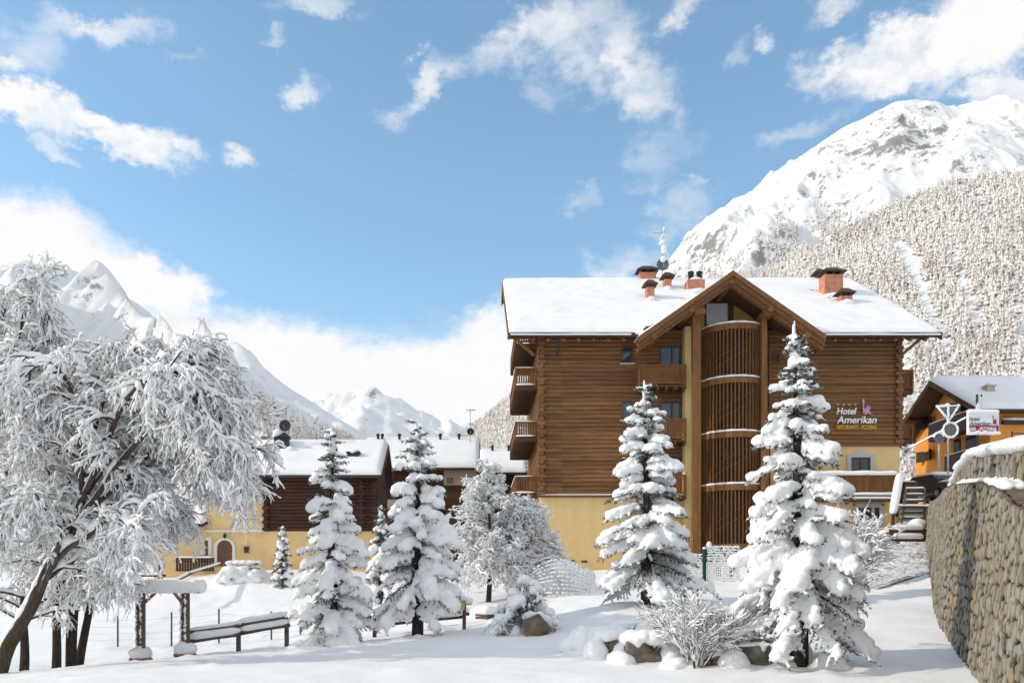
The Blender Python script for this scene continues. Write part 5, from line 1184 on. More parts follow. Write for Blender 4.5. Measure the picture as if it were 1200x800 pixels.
# ------------------------------------------------------------------ bare trees and bushes under snow
class Grow:
    def __init__(s, seed, droop, snow, levels, kids, lens, radii, srad, ang=(35, 65), wob=.18, up=0.0):
        s.r = np.random.default_rng(seed); s.dr = droop; s.sn = snow; s.lv = levels; s.k = kids; s.ln = lens; s.rd = radii; s.sr = srad; s.an = ang; s.wob = wob; s.up = up
        s.wood = MB(); s.snow = MB()
    def line(s, pts, r0, r1, lvl):
        pts = np.asarray(pts); n = len(pts); rr = np.linspace(r0, r1, n); s.wood.tube(pts, rr, 8 if lvl == 0 else 5 if lvl == 1 else 3, False)
        T = np.gradient(pts, axis=0); T /= np.maximum(np.linalg.norm(T, axis=1, keepdims=True), 1e-9)
        flat = np.sqrt(np.clip(1-T[:, 2]**2, 0, 1))*.55+.45
        m = max(n, int(np.linalg.norm(np.diff(pts, axis=0), axis=1).sum()/.10)+1); tt = np.linspace(0, n-1, m)
        Q = np.stack([np.interp(tt, np.arange(n), pts[:, k]) for k in range(3)], 1); R_ = np.interp(tt, np.arange(n), rr); fl = np.interp(tt, np.arange(n), flat)
        bead = .42+1.15*np.clip(vnoise(np.stack([np.arange(m)*.42+s.r.random()*99, np.full(m, s.r.random()*99), np.zeros(m)], 1), 5)+.42, 0, 1); sr = (s.sr[lvl]+R_*.55)*fl*bead*s.r.uniform(.75, 1.25, m)*s.sn
        Q = Q+s.r.normal(0, .008, Q.shape); Q[:, 2] += R_+sr*.78
        s.snow.tube(Q, np.maximum(sr, .005), 5 if lvl > 1 else 7, True)
    def grow(s, p, d, L, lvl, r0):
        r = s.r; n = 6 if lvl < 3 else 4; pts = [np.array(p, float)]; d = np.array(d, float); d /= np.linalg.norm(d)
        for i in range(n):
            d = d+r.normal(0, s.wob, 3)*(.6 if lvl else .4)+np.array([0, 0, (-s.dr if lvl > 0 else -s.dr*.6)*(i+1)/n+s.up]); d /= np.linalg.norm(d); pts.append(pts[-1]+d*L/n)
        s.line(pts, r0, max(.004, r0*.45), lvl); s.branch(pts, lvl, r0)
    def branch(s, pts, lvl, r0, t0=.25, kids=None):
        if lvl+1 >= s.lv: return
        r = s.r; pts = np.asarray(pts); n = len(pts)
        for _ in range(kids or s.k[lvl]):
            t = r.uniform(t0, 1)*(n-1.001); i = int(t); p = pts[i]+(pts[i+1]-pts[i])*(t-i); d = pts[i+1]-pts[i]; d /= np.linalg.norm(d)
            ax = r.normal(size=3); ax -= d*ax.dot(d); ax /= np.linalg.norm(ax); an = R(r.uniform(*s.an)); nd = d*math.cos(an)+ax*math.sin(an)
            s.grow(p, nd, s.ln[lvl+1]*r.uniform(.55, 1.25), lvl+1, max(.004, s.rd[lvl+1]*r.uniform(.7, 1.2)))
    def done(s, root, wood='twig', trunk=None, part='branches'):
        v = s.wood; v.build(part, M[wood], root, True); s.snow.build('snow_load', M['snow'], root, True)
def tree_from_limbs(name, label, base, trunk_px, limbs_px, Y, seed, tr, cat='tree', group=None, g=None, bark='mossy_bark', spread=1.6, k1=9, tsnow=True):
    """trunk and limbs given as pixel paths at distance Y with a depth offset; twigs grown from them"""
    x, yy = base; root = thing(name, (x, yy, G(x, yy)), label, cat, group)
    g = g or Grow(seed, .36, 1.0, 4, [9, 7, 6, 0], [0, 1.15, .58, .30], [0, .028, .012, .007], [.058, .040, .028, .021], (22, 62))
    T = np.array([W(a, b, Y+c)[:] for a, b, c in trunk_px]); m = MB()
    def fine(P, n): t = np.linspace(0, len(P)-1, n); return np.stack([np.interp(t, np.arange(len(P)), P[:, k]) for k in range(3)], 1)
    Tf = fine(T, 16); rr = np.linspace(tr[0], tr[1], 16)*(1+.06*np.sin(np.arange(16)*2.1)); m.tube(Tf, rr, 12); m.build('trunk', M[bark], root, True)
    if tsnow:
        q = Tf.copy(); q[:, 2] += rr*.62; q[:, 0] -= rr*.35; s = MB()
        qq = fine(q, 60); r2 = np.interp(np.linspace(0, 15, 60), np.arange(16), rr)*(.80+.2*np.array([vnoise(np.array([[i*.6, 0, 0.]]), 6)[0] for i in range(60)])); s.tube(qq, np.maximum(r2, .03), 8); s.build('trunk_snow', M['snow'], root, True)
    for lp in limbs_px:
        P = np.array([W(a, b, Y+c)[:] for a, b, c in lp]); n = 12; t = np.linspace(0, len(P)-1, n)
        # smooth the limb with a spline
        c = np.vstack([2*P[0]-P[1], P, 2*P[-1]-P[-2]]); out = []
        for u in t:
            i = min(int(u), len(P)-2); f = u-i; p0, p1, p2, p3 = c[i], c[i+1], c[i+2], c[i+3]
            out.append(.5*((2*p1)+(-p0+p2)*f+(2*p0-5*p1+4*p2-p3)*f*f+(-p0+3*p1-3*p2+p3)*f**3))
        out = np.array(out); out[1:-1] += g.r.normal(0, .03, out[1:-1].shape)
        L = np.linalg.norm(np.diff(out, axis=0), axis=1).sum(); g.line(out, tr[1]*.85*min(1, L/4+.3), .016, 0); g.branch(out, 0, .05, .12, max(4, int(k1*L/2.6)))
    g.done(root); return root
LY = 21.0
trunk = [(-6, 800, 0), (10, 755, 0), (36, 712, 0), (55, 668, .1), (82, 622, .1), (97, 585, .1)]
limbs = []
def L_(*p): limbs.append(p)
L_((90, 600, 0), (110, 540, 0), (145, 470, -.2), (175, 432, -.3), (195, 429.25, -.4), (208, 469.7, -.5))
L_((90, 600, 0), (120, 530, .3), (175, 461.25, .6), (222, 426.8, .8), (255, 457, 1), (278, 512, 1.1))
L_((85, 615, 0), (140, 545, -.4), (195, 484.25, -.8), (240, 472, -1.1), (272, 507, -1.2), (288, 547, -1.2))
L_((75, 630, 0), (125, 580, .5), (175, 541.25, .9), (220, 530.5, 1.2), (245, 557, 1.3))
L_((97, 585, 0), (112, 500, .2), (135, 435, .3), (160, 415, .5), (185, 425, .7), (212, 443.3, .9))
L_((97, 585, 0), (92, 510, -.3), (80, 450, -.6), (60, 425, -.8), (30, 440, -1), (5, 490, -1.1))
L_((80, 620, 0), (60, 560, .5), (30, 510, .9), (0, 480, 1.2), (-40, 500, 1.4))
L_((60, 660, 0), (100, 628, -.5), (130, 608, -.9), (155, 610.25, -1.2))
L_((52, 680, 0), (80, 660, .4), (105, 638, .8), (128, 640, 1.1))
L_((97, 585, 0), (135, 495, -.8), (170, 443, -1.4), (205, 432.75, -1.8), (232, 462, -2.0), (245, 502, -2.1))
L_((70, 640, 0), (30, 600, -.6), (0, 590, -.9), (-30, 620, -1.1))
L_((97, 585, 0), (150, 505, 1.2), (205, 455.75, 1.7), (245, 487, 2.1), (262, 532, 2.2))
L_((95, 590, 0), (105, 520, .9), (115, 465, 1.5), (125, 440, 1.9), (110, 445, 2.2), (85, 490, 2.4))
L_((88, 610, 0), (150, 560, .2), (200, 517.5, .4), (245, 522, .5), (270, 562, .5))
L_((60, 660, 0), (100, 610, 1.0), (145, 585, 1.6), (185, 577.75, 2.0), (205, 595.75, 2.1))
L_((97, 590, 0), (60, 530, .2), (35, 470, .3), (10, 430, .4), (-20, 470, .5))
L_((45, 695, 0), (70, 640, -.3), (60, 600, -.6), (40, 590, -.8), (15, 620, -1))
tree_from_limbs('deciduous_tree', 'big leaning deciduous tree bowed under snow in left foreground', (WX(-6, LY), LY), trunk, limbs, LY, 31, (.20, .085), k1=12)
trunk2 = [(-40, 800, 2.2), (-25, 700, 2.2), (-12, 600, 2.3), (0, 520, 2.3)]; limbs = []
L_((0, 520, 2.3), (12, 450, 2.2), (25, 380, 2.1), (42, 340, 2), (55, 365, 1.9), (62, 420, 1.9)); L_((0, 530, 2.3), (35, 460, 2.8), (60, 420, 3.1), (85, 440, 3.3), (100, 500, 3.4))
L_((0, 520, 2.3), (-5, 430, 2.4), (5, 360, 2.5), (20, 345, 2.6), (35, 400, 2.7)); L_((-10, 580, 2.3), (30, 520, 1.8), (60, 490, 1.4), (80, 530, 1.2), (85, 590, 1.1)); L_((-10, 560, 2.3), (-40, 470, 2.4), (-30, 400, 2.5), (-5, 390, 2.6), (10, 440, 2.6)); L_((-15, 620, 2.3), (20, 590, 2.9), (50, 570, 3.2), (75, 600, 3.4), (80, 660, 3.5))
tree_from_limbs('deciduous_tree', 'snowy bare tree mostly outside the left edge, its tip bowed over', (WX(-40, LY+2.2), LY+2.2), trunk2, limbs, LY, 33, (.2, .1), k1=10)
# smaller trunks standing beyond the ridge
BG = 'slim trunks behind the leaning tree'
for i, (px, top, lean, lab) in enumerate(((27, 700, 2, 'short dark trunk directly behind base of the leaning tree'), (64, 670, 6, 'straight dark trunk second from left in the hollow'), (79, 655, 8, 'thin dark trunk crowded against two paler ones'), (86, 650, 6, 'pale thin trunk in the middle of a close clump'), (91, 655, 22, 'slanting trunk outermost of the clump toward the pergola'))):
    Y = 25.5+.5*i; x = WX(px, Y); root = thing('slim_tree', (x, Y, G(x, Y)), lab, 'tree', BG); z0 = G(x, Y); m = MB()
    b = Vector((x, Y, z0-.3)); tp = W(px+lean, top, Y); pts = [b.lerp(tp, q)+Vector((.04*math.sin(q*5+i), 0, 0)) for q in np.linspace(0, 1, 8)]; m.tube(pts, np.linspace(.15, .09, 8)*(.75 if i in (2, 3) else 1), 9); m.build('trunk', M['bark'], root, True)
    g = Grow(60+i, .30, .9, 3, [7, 6, 0], [1.7, .8, .4], [.03, .013, .007], [.035, .028, .022], (25, 75))
    for q in range(9):
        a = g.r.uniform(0, 6.28); p = pts[-1-int(q/3)]; g.grow(p, (math.cos(a), math.sin(a), .55), 1.9, 0, .035)
    g.done(root)
def bush(name, label, px, py, Y, h, n, seed, up=1.2, spread=.5, droop=.1, srad=(.022, .018, .014), kids=(6, 4, 0), cat='shrub', rad=.014, trunk=None, wob=.16, base=None, snow=1.0, lens=None):
    x = WX(px, Y); z = G(x, Y) if base is None else base; root = thing(name, (x, Y, z), label, cat); g = Grow(seed, droop, snow, 3, list(kids), lens or [h, h*.45, h*.22], [rad, .008, .005], list(srad), (18, 50), wob)
    for k in range(n):
        a = g.r.uniform(0, 6.28); t = g.r.uniform(0, spread); g.grow((x+.12*math.cos(a), Y+.12*math.sin(a), z-.05), (math.cos(a)*t, math.sin(a)*t, up), h*g.r.uniform(.6, 1.05), 0, rad)
    g.done(root); return root
bush('frosted_shrub', 'fan-shaped bare shrub white with frost beside the boulders', 815, 783, 18.3, 1.28, 30, 71, 1.0, .95, .02, (.016, .013, .010), (8, 5, 0), rad=.013)
bush('frosted_shrub', 'upright twiggy shrub white with rime at the path side by steps', 1008, 690, 32.5, 2.5, 12, 73, 1.4, .30, .12, (.034, .026, .02), (12, 7, 0), rad=.018)
# rimed birch-like tree between the fir and the hotel
def rime_tree(label, px, Y, top, R0, seed, n=46):
    x = WX(px, Y); z = G(x, Y); H = WZ(top, Y)-z; root = thing('rimed_tree', (x, Y, z), label, 'tree')
    g = Grow(seed, .26, 1.0, 4, [8, 6, 4, 0], [1, .75, .36, .2], [.02, .012, .007, .005], [.034, .026, .02, .016], (25, 65), .2)
    pts = [np.array([x+.1*math.sin(q*4), Y, z-.2+(H*.98)*q]) for q in np.linspace(0, 1, 12)]; m = MB(); m.tube(pts, np.linspace(.12, .02, 12), 8); m.build('trunk', M['bark'], root, True); g.line(np.array(pts[6:]), .03, .01, 1)
    for k in range(n):
        t = g.r.uniform(.18, .97); p = np.array([x+.1*math.sin(t*4), Y, z+H*t]); a = g.r.uniform(0, 6.28); L = R0*(1-t)**.6*g.r.uniform(.6, 1.15)+.25
        g.ln = [L, L*.5, L*.26, .16]; g.grow(p, (math.cos(a), math.sin(a), .35), L, 0, .022)
    g.done(root)
rime_tree('feathery rimed tree with thin tip between broad fir and hotel', 572, 36, 538, 1.9, 81, 40)
rime_tree('low weeping rimed tree against the hotel yellow corner', 606, 37.5, 584, 2.3, 83, 44)
# low juniper smothered in snow over a rock
def mound(name, label, px, Y, w, h, seed, mat='rock', rocks=(), cat='shrub', drips=30, need=True):
    x = WX(px, Y); z = G(x, Y); root = thing(name, (x, Y, z), label, cat); r = np.random.default_rng(seed); s = MB(); bl = []
    for k in range(drips):
        a = r.uniform(0, 6.28); q = math.sqrt(r.random()); cx, cy = x+w*q*math.cos(a), Y+w*.6*q*math.sin(a); hz = h*(1-q*q*.75)*r.uniform(.55, 1.05)
        s.blob((cx, cy, z+hz), (.17*r.uniform(.7, 1.4), .17, .13*r.uniform(.8, 1.5)), ICO2)
        for e in range(3): s.blob((cx+r.normal(0, .13), cy-.1*r.random(), z+hz-.14*(e+.6)*r.random()-.05), (.06, .06, .12), ICO1)
        n = 60; p = np.stack([cx+r.normal(0, .13, n), cy+r.normal(0, .13, n), z+hz-.12-abs(r.normal(0, .16, n))], 1); v = r.normal(size=(n, 3))*.06; v[:, 2] -= .05; bl.append(np.concatenate([p, v], 1))
    B = np.concatenate(bl); q, v = B[:, :3], B[:, 3:]; sd = np.cross(v, r.normal(size=v.shape)); sd /= np.linalg.norm(sd, axis=1, keepdims=True)
    V = np.stack([q-sd*.014, q+sd*.014, q+v*1.4], 1).reshape(-1, 3)-np.array(ORG[root][:]); fast_mesh('foliage', V, np.arange(len(V)).reshape(-1, 3), M['needles'], root, smooth=False)
    snow_part(s, 'snow_load', root, .035, jit=.02); return root
mound('juniper_bush', 'low juniper buried in snow, spilling over a squat rock', 613, 25.3, .92, 1.62, 91, drips=46)
mound('juniper_bush', 'small snow-smothered bush at foot of the juniper', 592, 25.0, .42, .28, 92, drips=10)

# ------------------------------------------------------------------ boulders
ROCK_ICO = ico(5)
def rock(label, px, py, Y, w, h, seed, snow=.5, d=None, name='boulder', grp=None, yaw=0, sink=.15, flat=.0):
    x, z = WX(px, Y), WZ(py, Y); root = thing(name, (x, Y, z), label, 'rock', grp); d = d or w*.8
    r0 = np.random.default_rng(seed+500); f = ROCK_ICO[1]; v = ROCK_ICO[0].copy(); pl = r0.normal(size=(17, 3)); pl /= np.linalg.norm(pl, axis=1, keepdims=True); ds = r0.uniform(.55, 1.0, 17)
    q = v @ pl.T; rad = np.min(np.where(q > .05, ds[None]/np.maximum(q, .05), 9), axis=1); rad = np.minimum(rad, 1.25); v = v*rad[:, None]
    v = v*(1+.05*fbm(v*3+seed, 3, seed)+.03*fbm(v*9+seed, 3, seed+4))[:, None]; lo, hi = v.min(0), v.max(0); v = (v-(lo+hi)/2)/(hi-lo)*2
    c, s = math.cos(yaw), math.sin(yaw); P = np.stack([(v[:, 0]*c-v[:, 1]*s)*w/2, (v[:, 0]*s+v[:, 1]*c)*d/2, v[:, 2]*h/2+h/2-sink*h], 1)
    fast_mesh('stone', P, f, M['rock'], root, smooth=False)
    if snow > 0:
        m = MB(); r = np.random.default_rng(seed); zt = h*.86
        for k in range(int(18+14*w)):               # hood
            a = r.uniform(0, 6.28); q = math.sqrt(r.random())*.42; yy = d*q*math.sin(a); k2 = r.uniform(.7, 1.3)
            m.blob((x+w*q*math.cos(a), Y+yy+.06, z+zt-sink*h-.10*h*(q/.42)**2+.02), ((.12+.10*w)*k2, (.13+.12*w)*k2, snow*(.15+.10*r.random())), ICO2)
        for k in range(int(8+10*w)):                # drift banked up behind and beside it
            a = r.uniform(-.5, 3.64); m.blob((x+w*.60*math.cos(a), Y+d*.55*math.sin(a)+.05, z+r.uniform(-.05, .28)*h), (.22+.1*w, .22+.1*w, .18+.12*h), ICO2)
        for k in range(r.integers(1, 4)): m.blob((x+r.uniform(-.45, .45)*w, Y-d*.40, z+zt-sink*h-.04-r.random()*.2*h), (.06+.06*r.random(), .07, .09+.09*r.random()), ICO1)
        for k in range(int(4+5*w)): m.blob((x+r.uniform(-.6, .6)*w, Y-d*.5-.05*r.random(), z-.09), (.2, .16, .08), ICO2)
        snow_part(m, 'snow_cap', root, .03, jit=.015)
    return root
RG = 'boulders edging the rockery'
rock('squat brown rock with vertical cleft under the juniper', 629, 748, 24.45, .85, .85, 1, 0, .6, grp=RG)
rock('blocky grey rock with snow hood at rockery front end', 717, 771, 19.9, .66, .86, 2, .8, .6, grp=RG)
rock('wide flat-faced lichen rock with thick snow hood in rockery front', 756, 776, 19.3, 1.0, .84, 3, .8, .6, grp=RG)
rock('dark rounded rock with a white snow patch on its face', 742, 742, 22.0, .62, .42, 4, .35, .5, grp=RG)
rock('reddish brown rock with small snow blob in upper rockery row', 778, 741, 21.8, .78, .62, 5, .25, .6, grp=RG)
rock('grey lump of rock between the two upper rockery stones', 757, 738, 22.4, .42, .38, 6, .4, .5, grp=RG)
rock('ochre rock half buried just left of the tallest fir', 851, 752, 19.8, .85, .40, 7, .8, .6, grp=RG)
rock('large dark rock in shade under the tallest fir', 889, 783, 18.2, .95, .78, 8, .2, .7, grp=RG)
rock('long low dark rock behind the trunk of the tallest fir', 912, 771, 19.0, .8, .55, 9, .2, .6, grp=RG)
rock('small snow-capped stone at the path edge near fir trunk', 973, 788, 17.6, .36, .22, 10, 1.3, .36, grp=RG)
rock('small dark stone peeping from snow beside the frosted shrub', 797, 786, 18.4, .34, .25, 11, .5, .3, grp=RG)
rock('low snow-covered stone hump at left end of the rockery', 688, 760, 20.6, .7, .34, 12, 1.5, .6, grp=RG)
# small dry wall under the shrub
t = thing('garden_wall', W(840, 785, 18.2)[:], 'low dry stone garden wall with snow cap by frosted shrub', 'wall')
r = np.random.default_rng(44); m = MB(); y0 = 18.4; z = WZ(786, y0)-.1; k = 0
for row in range(4):
    x = WX(822, y0)+r.uniform(0, .06)
    while x < WX(862, y0):
        w = r.uniform(.14, .30); v = np.sign(ICO2[0])*np.abs(ICO2[0])**.45; v = v*(1+.12*vnoise(ICO2[0]*2+k, 3))[:, None]; m.add(v*np.array([w*.5, .16, .062])+np.array([x+w/2, y0+r.uniform(-.03, .03), z+.065+row*.115]), ICO2[1]); x += w+.01; k += 1
m.build('masonry', M['rock'], t); m = MB()
for x in np.arange(WX(822, y0), WX(864, y0), .09): m.blob((x, y0+.05, z+.50), (.14, .24, .15+.03*r.random()), ICO2)
snow_part(m, 'snow_cap', t, .03, jit=.015)

# ------------------------------------------------------------------ garden gate frame and fences
PY = 28.0; pg = thing('garden_pergola', (WX(190, PY), PY, G(WX(190, PY), PY)), 'rustic timber gateway frame with thick snow on its beam', 'gateway')
for px, top, bot in ((162, 693, 775), (167.5, 693, 775), (214.5, 694, 768), (219.5, 694, 772)):
    m = MB(); Yq = PY+(.0 if px in (162, 214.5) else -.35); m.bar(W(px, bot, Yq), W(px, top, Yq), .13, .13, (0, 1, 0)); p = m.build('post', M['weathered_wood'], pg)
    s = MB(); a = W(px, bot-4, Yq)
    P_ = [W(px, bot-4-(bot-top-6)*q, Yq)+Vector((-.062+random.uniform(-.012, .03), -.055, 0)) for q in np.linspace(0, 1, 40)]; s.tube(P_, [max(.006, .028+.05*random.uniform(-.6, .6)) for _ in P_], 6)
    s.build('rime', M['snow'], p, True)
m = MB(); m.box(WX(146, PY), WX(238, PY), PY-.50, PY-.38, WZ(694, PY), WZ(690.5, PY)); m.box(WX(148, PY), WX(236, PY), PY+.08, PY+.2, WZ(694, PY), WZ(690.5, PY))
m.box(WX(147, PY), WX(237, PY), PY-.6, PY+.3, WZ(690.4, PY), WZ(689, PY)); m.build('beam', M['weathered_wood'], pg)
for (ax, ay, bx, by) in ((169, 706, 182, 694), (214, 706, 204, 694)): m = MB(); m.bar(W(ax, ay, PY-.2), W(bx, by, PY-.2), .08, .09); m.build('brace', M['brick_red'], pg)
m = MB(); 
for x in np.arange(WX(149, PY), WX(237, PY), .14): 
    for dy in (-.42, -.12, .15): m.blob((x, PY+dy, WZ(688.2, PY)+.04), (.19, .26, .22+.03*random.random()), ICO2)
snow_part(m, 'beam_snow', pg, .04, jit=.015)
for i, (px, py) in enumerate(((165, 777), (217, 772))):
    Yq = PY-.25; c = W(px, py, Yq); m = MB(); k = 0
    for row in range(3):
        for a in range(8): m.blob((c.x+.27*math.cos(a*.785+row*.4), c.y+.27*math.sin(a*.785+row*.4), c.z-.12+row*.13), (.15, .13, .072), ICO1, rot_to((math.cos(a*.785+1.57+row*.4), math.sin(a*.785+1.57+row*.4), 0)))
    m.lathe((c.x, c.y, c.z-.3), [(.24, 0), (.24, .5)], 12); pl = m.build('plinth', M['brick_red'], pg)
    m = MB(); m.blob((c.x, c.y, c.z+.32), (.38, .36, .26), ICO3, None, .08, i); m.build('plinth_snow', M['snow'], pl, True)
def rail_fence(name, label, posts, rails, seed, wood='weathered_wood', post_w=.13):
    a = W(*posts[0][:3]); t = thing(name, a[:], label, 'fence')
    for (px, pyb, Y, pyt) in [(p[0], p[1], p[2], p[3] if len(p) > 3 else p[1]-25) for p in posts]:
        b, tp = W(px, pyb, Y), W(px, pyt, Y); m = MB(); m.bar(b-Vector((0, 0, .4)), tp, post_w, post_w, (0, 1, 0)); p = m.build('post', M[wood], t)
        s = MB(); s.blob((tp.x, tp.y, tp.z+.03), (.12, .12, .10), ICO2, None, .2, seed); s.build('post_snow', M['snow'], p, True)
    for i, (A, B, sw) in enumerate(rails):
        a, b = W(*A), W(*B); m = MB(); m.tube([a, a.lerp(b, .5)+Vector((0, 0, .015)), b], [.07, .065, .06], 8); r = m.build('rail', M[wood], t, True)
        s = MB(); snow_strip(s, a+Vector((0, -.02, .05)), b+Vector((0, -.02, .05)), sw, sw*.95, None, seed+i); s.build('rail_snow', M['snow'], r, True)
    return t
rail_fence('log_fence', 'two-rail log fence loaded with snow beside the timber gateway', [(279.5, 750, 28.5, 730), (336, 745, 29, 722)], [((221, 741, 28), (280, 733, 28.4), .13), ((279, 732.5, 28.5), (338, 722.5, 29), .20), ((221, 751.5, 28), (282, 743, 28.4), .26), ((280, 742, 28.5), (340, 732, 29), .22)], 3)
rail_fence('log_fence', 'brown two-rail fence behind the two firs, mostly under snow', [(439, 749, 28.6, 722), (544, 742, 29, 705)], [((428, 724, 29), (505, 715, 30), .15), ((432, 733, 29), (545, 722, 29.4), .26), ((505, 717, 30), (550, 719, 30), .2)], 7, 'house_wood', .12)
wf = thing('wire_fence', (WX(138, 32), 32, G(WX(138, 32), 32)), 'thin wire fence with frosted strands across the snowy meadow', 'fence')
wp = []
for px, pyb, pyt, Y in ((86, 760, 718, 31.5), (138, 758, 721, 32), (201, 757, 717, 32.3), (256.5, 752, 713, 32.8), (318, 748, 716, 33.2), (352, 746, 714, 33.6)):
    m = MB(); a, b = W(px, pyb, Y), W(px, pyt, Y); m.tube([a-Vector((0, 0, .4)), b], .035, 6); p = m.build('post', M['weathered_wood'], wf, True); wp.append((a, b))
    s = MB()
    for q in range(12): c = a.lerp(b, q/11); s.blob((c.x-.03, c.y-.02, c.z), (.03, .03, .045), ICO1)
    s.build('rime', M['snow'], p, True)
for f in (.25, .45, .65, .85):
    m = MB(); P = [a.lerp(b, f) for a, b in wp]; pts = []
    for a, b in zip(P[:-1], P[1:]): pts += [a, a.lerp(b, .5)-Vector((0, 0, .04))]
    m.tube(pts+[P[-1]], .009, 4); m.build('wire', M['snow'], wf, True)
# feeder box on a post, crate, heaps, stakes
Y = 28.6; t = thing('bird_house', W(544, 742, Y)[:], 'yellow wooden bird feeder with snowy roof on a dark post', 'bird feeder')
m = MB(); a = W(544, 744, Y); m.box(a.x-.06, a.x+.06, Y-.06, Y+.06, a.z-.3, WZ(716, Y)); m.build('post', M['weathered_wood'], t)
m = MB(); m.box(WX(536, Y), WX(544.5, Y), Y-.18, Y+.2, WZ(714, Y), WZ(705, Y)); m.prism([(WX(536, Y), WZ(705, Y)), (WX(544.5, Y), WZ(705, Y)), (WX(540, Y), WZ(701.5, Y))], Y-.18, Y+.2, 'y'); m.build('box', M['board_yellow'], t)
m = MB(); m.box(WX(545, Y), WX(553, Y), Y-.12, Y-.06, WZ(708, Y), WZ(706, Y)); m.box(WX(545, Y), WX(546.4, Y), Y-.12, Y-.06, WZ(724, Y), WZ(708, Y)); m.build('bracket', M['brick_red'], t)
m = MB(); m.blob(W(540, 700, Y), (.24, .3, .13), ICO2, None, .15, 2); m.blob(W(549, 704, Y), (.16, .22, .13), ICO2, None, .15, 3); m.build('roof_snow', M['snow'], t, True)
Y = 31.0; t = thing('wooden_crate', W(572, 730, Y)[:], 'dark plank crate with flat slab of snow near the juniper', 'crate')
m = MB(); a, b, c = W(557, 729, Y), W(571, 731, Y-.7), W(587, 727, Y-.1); d = a+(c-b); zt = WZ(719, Y)
for k in range(3): z = b.z-.02+k*.15; m.add([(q.x, q.y, z+h) for h in (0, .13) for q in (a, b, c, d)], [(3, 2, 1, 0), (4, 5, 6, 7), (0, 1, 5, 4), (1, 2, 6, 5), (2, 3, 7, 6), (3, 0, 4, 7)])
m.build('box', M['weathered_wood'], t)
m = MB(); z = b.z+.43
for u in np.linspace(.08, .92, 7):
    for v in np.linspace(.08, .92, 7): q = a+(b-a)*u+(d-a)*v; m.blob((q.x, q.y, z+.06), (.17, .17, .17), ICO2)
snow_part(m, 'snow_slab', t, .04)
# snowed-up heap behind a wire mesh
Y = 37.0; t = thing('snow_heap', (WX(655, Y), Y, G(WX(655, Y), Y)), 'rounded white snow heap behind the curved wire mesh', 'snow heap'); m = MB()
for k in range(60): u = random.random(); px = 632+58*u; m.blob((WX(px, Y), Y+random.uniform(-.6, .6), WZ(676+8*random.random()-12*math.sin(math.pi*min(1, u*1.2)), Y)), (.45, .5, .42), ICO2)
for k in range(40): m.blob((WX(random.uniform(630, 692), Y), Y+random.uniform(-.7, .7), WZ(random.uniform(684, 704), Y)), (.4, .5, .4), ICO2)
snow_part(m, 'snow_mass', t, .06, jit=.03)
Y = 34.0; t = thing('mesh_panel', W(655, 704, Y)[:], 'curved wire mesh panel clotted with snow below hotel corner', 'fence')
m = MB(); s = MB()
def mp(u, v): px = 622+(68+4*v)*u; py = 704-(50-16*(2*u-1)**2-4*u)*v; return W(px, py, Y+.8*(2*u-1)**2)
for k in range(15): m.tube([mp(k/14, v) for v in np.linspace(0, 1, 8)], .008, 4)
for k in range(11): m.tube([mp(u, k/10) for u in np.linspace(0, 1, 14)], .008, 4)
m.build('mesh', M['galvanised'], t)
for k in range(300): u, v = random.random(), random.choice(range(11))/10; s.blob(mp(u, v)+Vector((0, -.02, .02)), (.06*random.uniform(.6, 1.6), .04, .035), ICO1)
s.build('clotted_snow', M['snow'], t, True)
Y = 38.5; t = thing('garden_gate', W(825, 680, Y)[:], 'green steel gate post with snow-plastered mesh panels by tower foot', 'gate')
for px, tp in ((825.5, 643), (796, 648)): m = MB(); a, b = W(px, 684, Y), W(px, tp, Y); m.box(a.x-.07, a.x+.07, Y-.07, Y+.07, a.z-.3, b.z); m.build('post', M['green_metal'], t)
for (x0, x1, yt, yb, gap) in ((799, 823, 650, 682, .55), (829, 866, 641, 680, .80)):
    m = MB(); s = MB()
    for px in np.arange(x0, x1+.1, 2.6): m.tube([W(px, yt, Y), W(px, yb, Y)], .010, 4)
    for py in np.arange(yt, yb+.1, 3.0):
        m.tube([W(x0, py, Y), W(x1, py, Y)], .012, 4)
        for px in np.arange(x0, x1, .8):
            if random.random() < gap and not (x0 > 825 and 838 < px < 845 and 664 < py < 676): s.blob(W(px+random.uniform(0, .4), py-.6+random.uniform(-.5, .9), Y-.02), (.045*random.uniform(.8, 1.5), .03, .042*random.uniform(.8, 1.6)), ICO1)
    p = m.build('mesh_panel', M['green_metal'], t); s.build('clotted_snow', M['snow'], p, True)
m = MB(); m.blob(W(831, 638, Y), (.12, .12, .16), ICO2, None, .1, 2); m.blob(W(825.5, 642, Y), (.09, .09, .07), ICO2); m.build('post_snow', M['snow'], t, True)
Y = 46.5; t = thing('garden_table', W(288, 668, Y)[:], 'snow-buried wooden picnic table outside the arched door', 'table')
m = MB()
for k in range(3): m.box(WX(266, Y), WX(302, Y), Y+k*.3, Y+k*.3+.22, WZ(660.5, Y)-.03, WZ(660.5, Y)+.03)
tt = m.build('table_top', M['dark_board'], t); m = MB(); m.box(WX(272, Y), WX(290, Y), Y-.7, Y-.4, WZ(670, Y)-.05, WZ(670, Y)); m.build('bench', M['dark_board'], t); m = MB(); m.box(WX(274, Y), WX(306, Y), Y-.35, Y-.1, WZ(665.5, Y)-.05, WZ(665.5, Y)); m.build('bench', M['dark_board'], t)
m = MB()
for k in range(90): m.blob((WX(random.uniform(266, 302), Y), Y+random.uniform(.0, .85), WZ(659.5, Y)+random.uniform(0, .05)), (.20, .2, .13), ICO2)
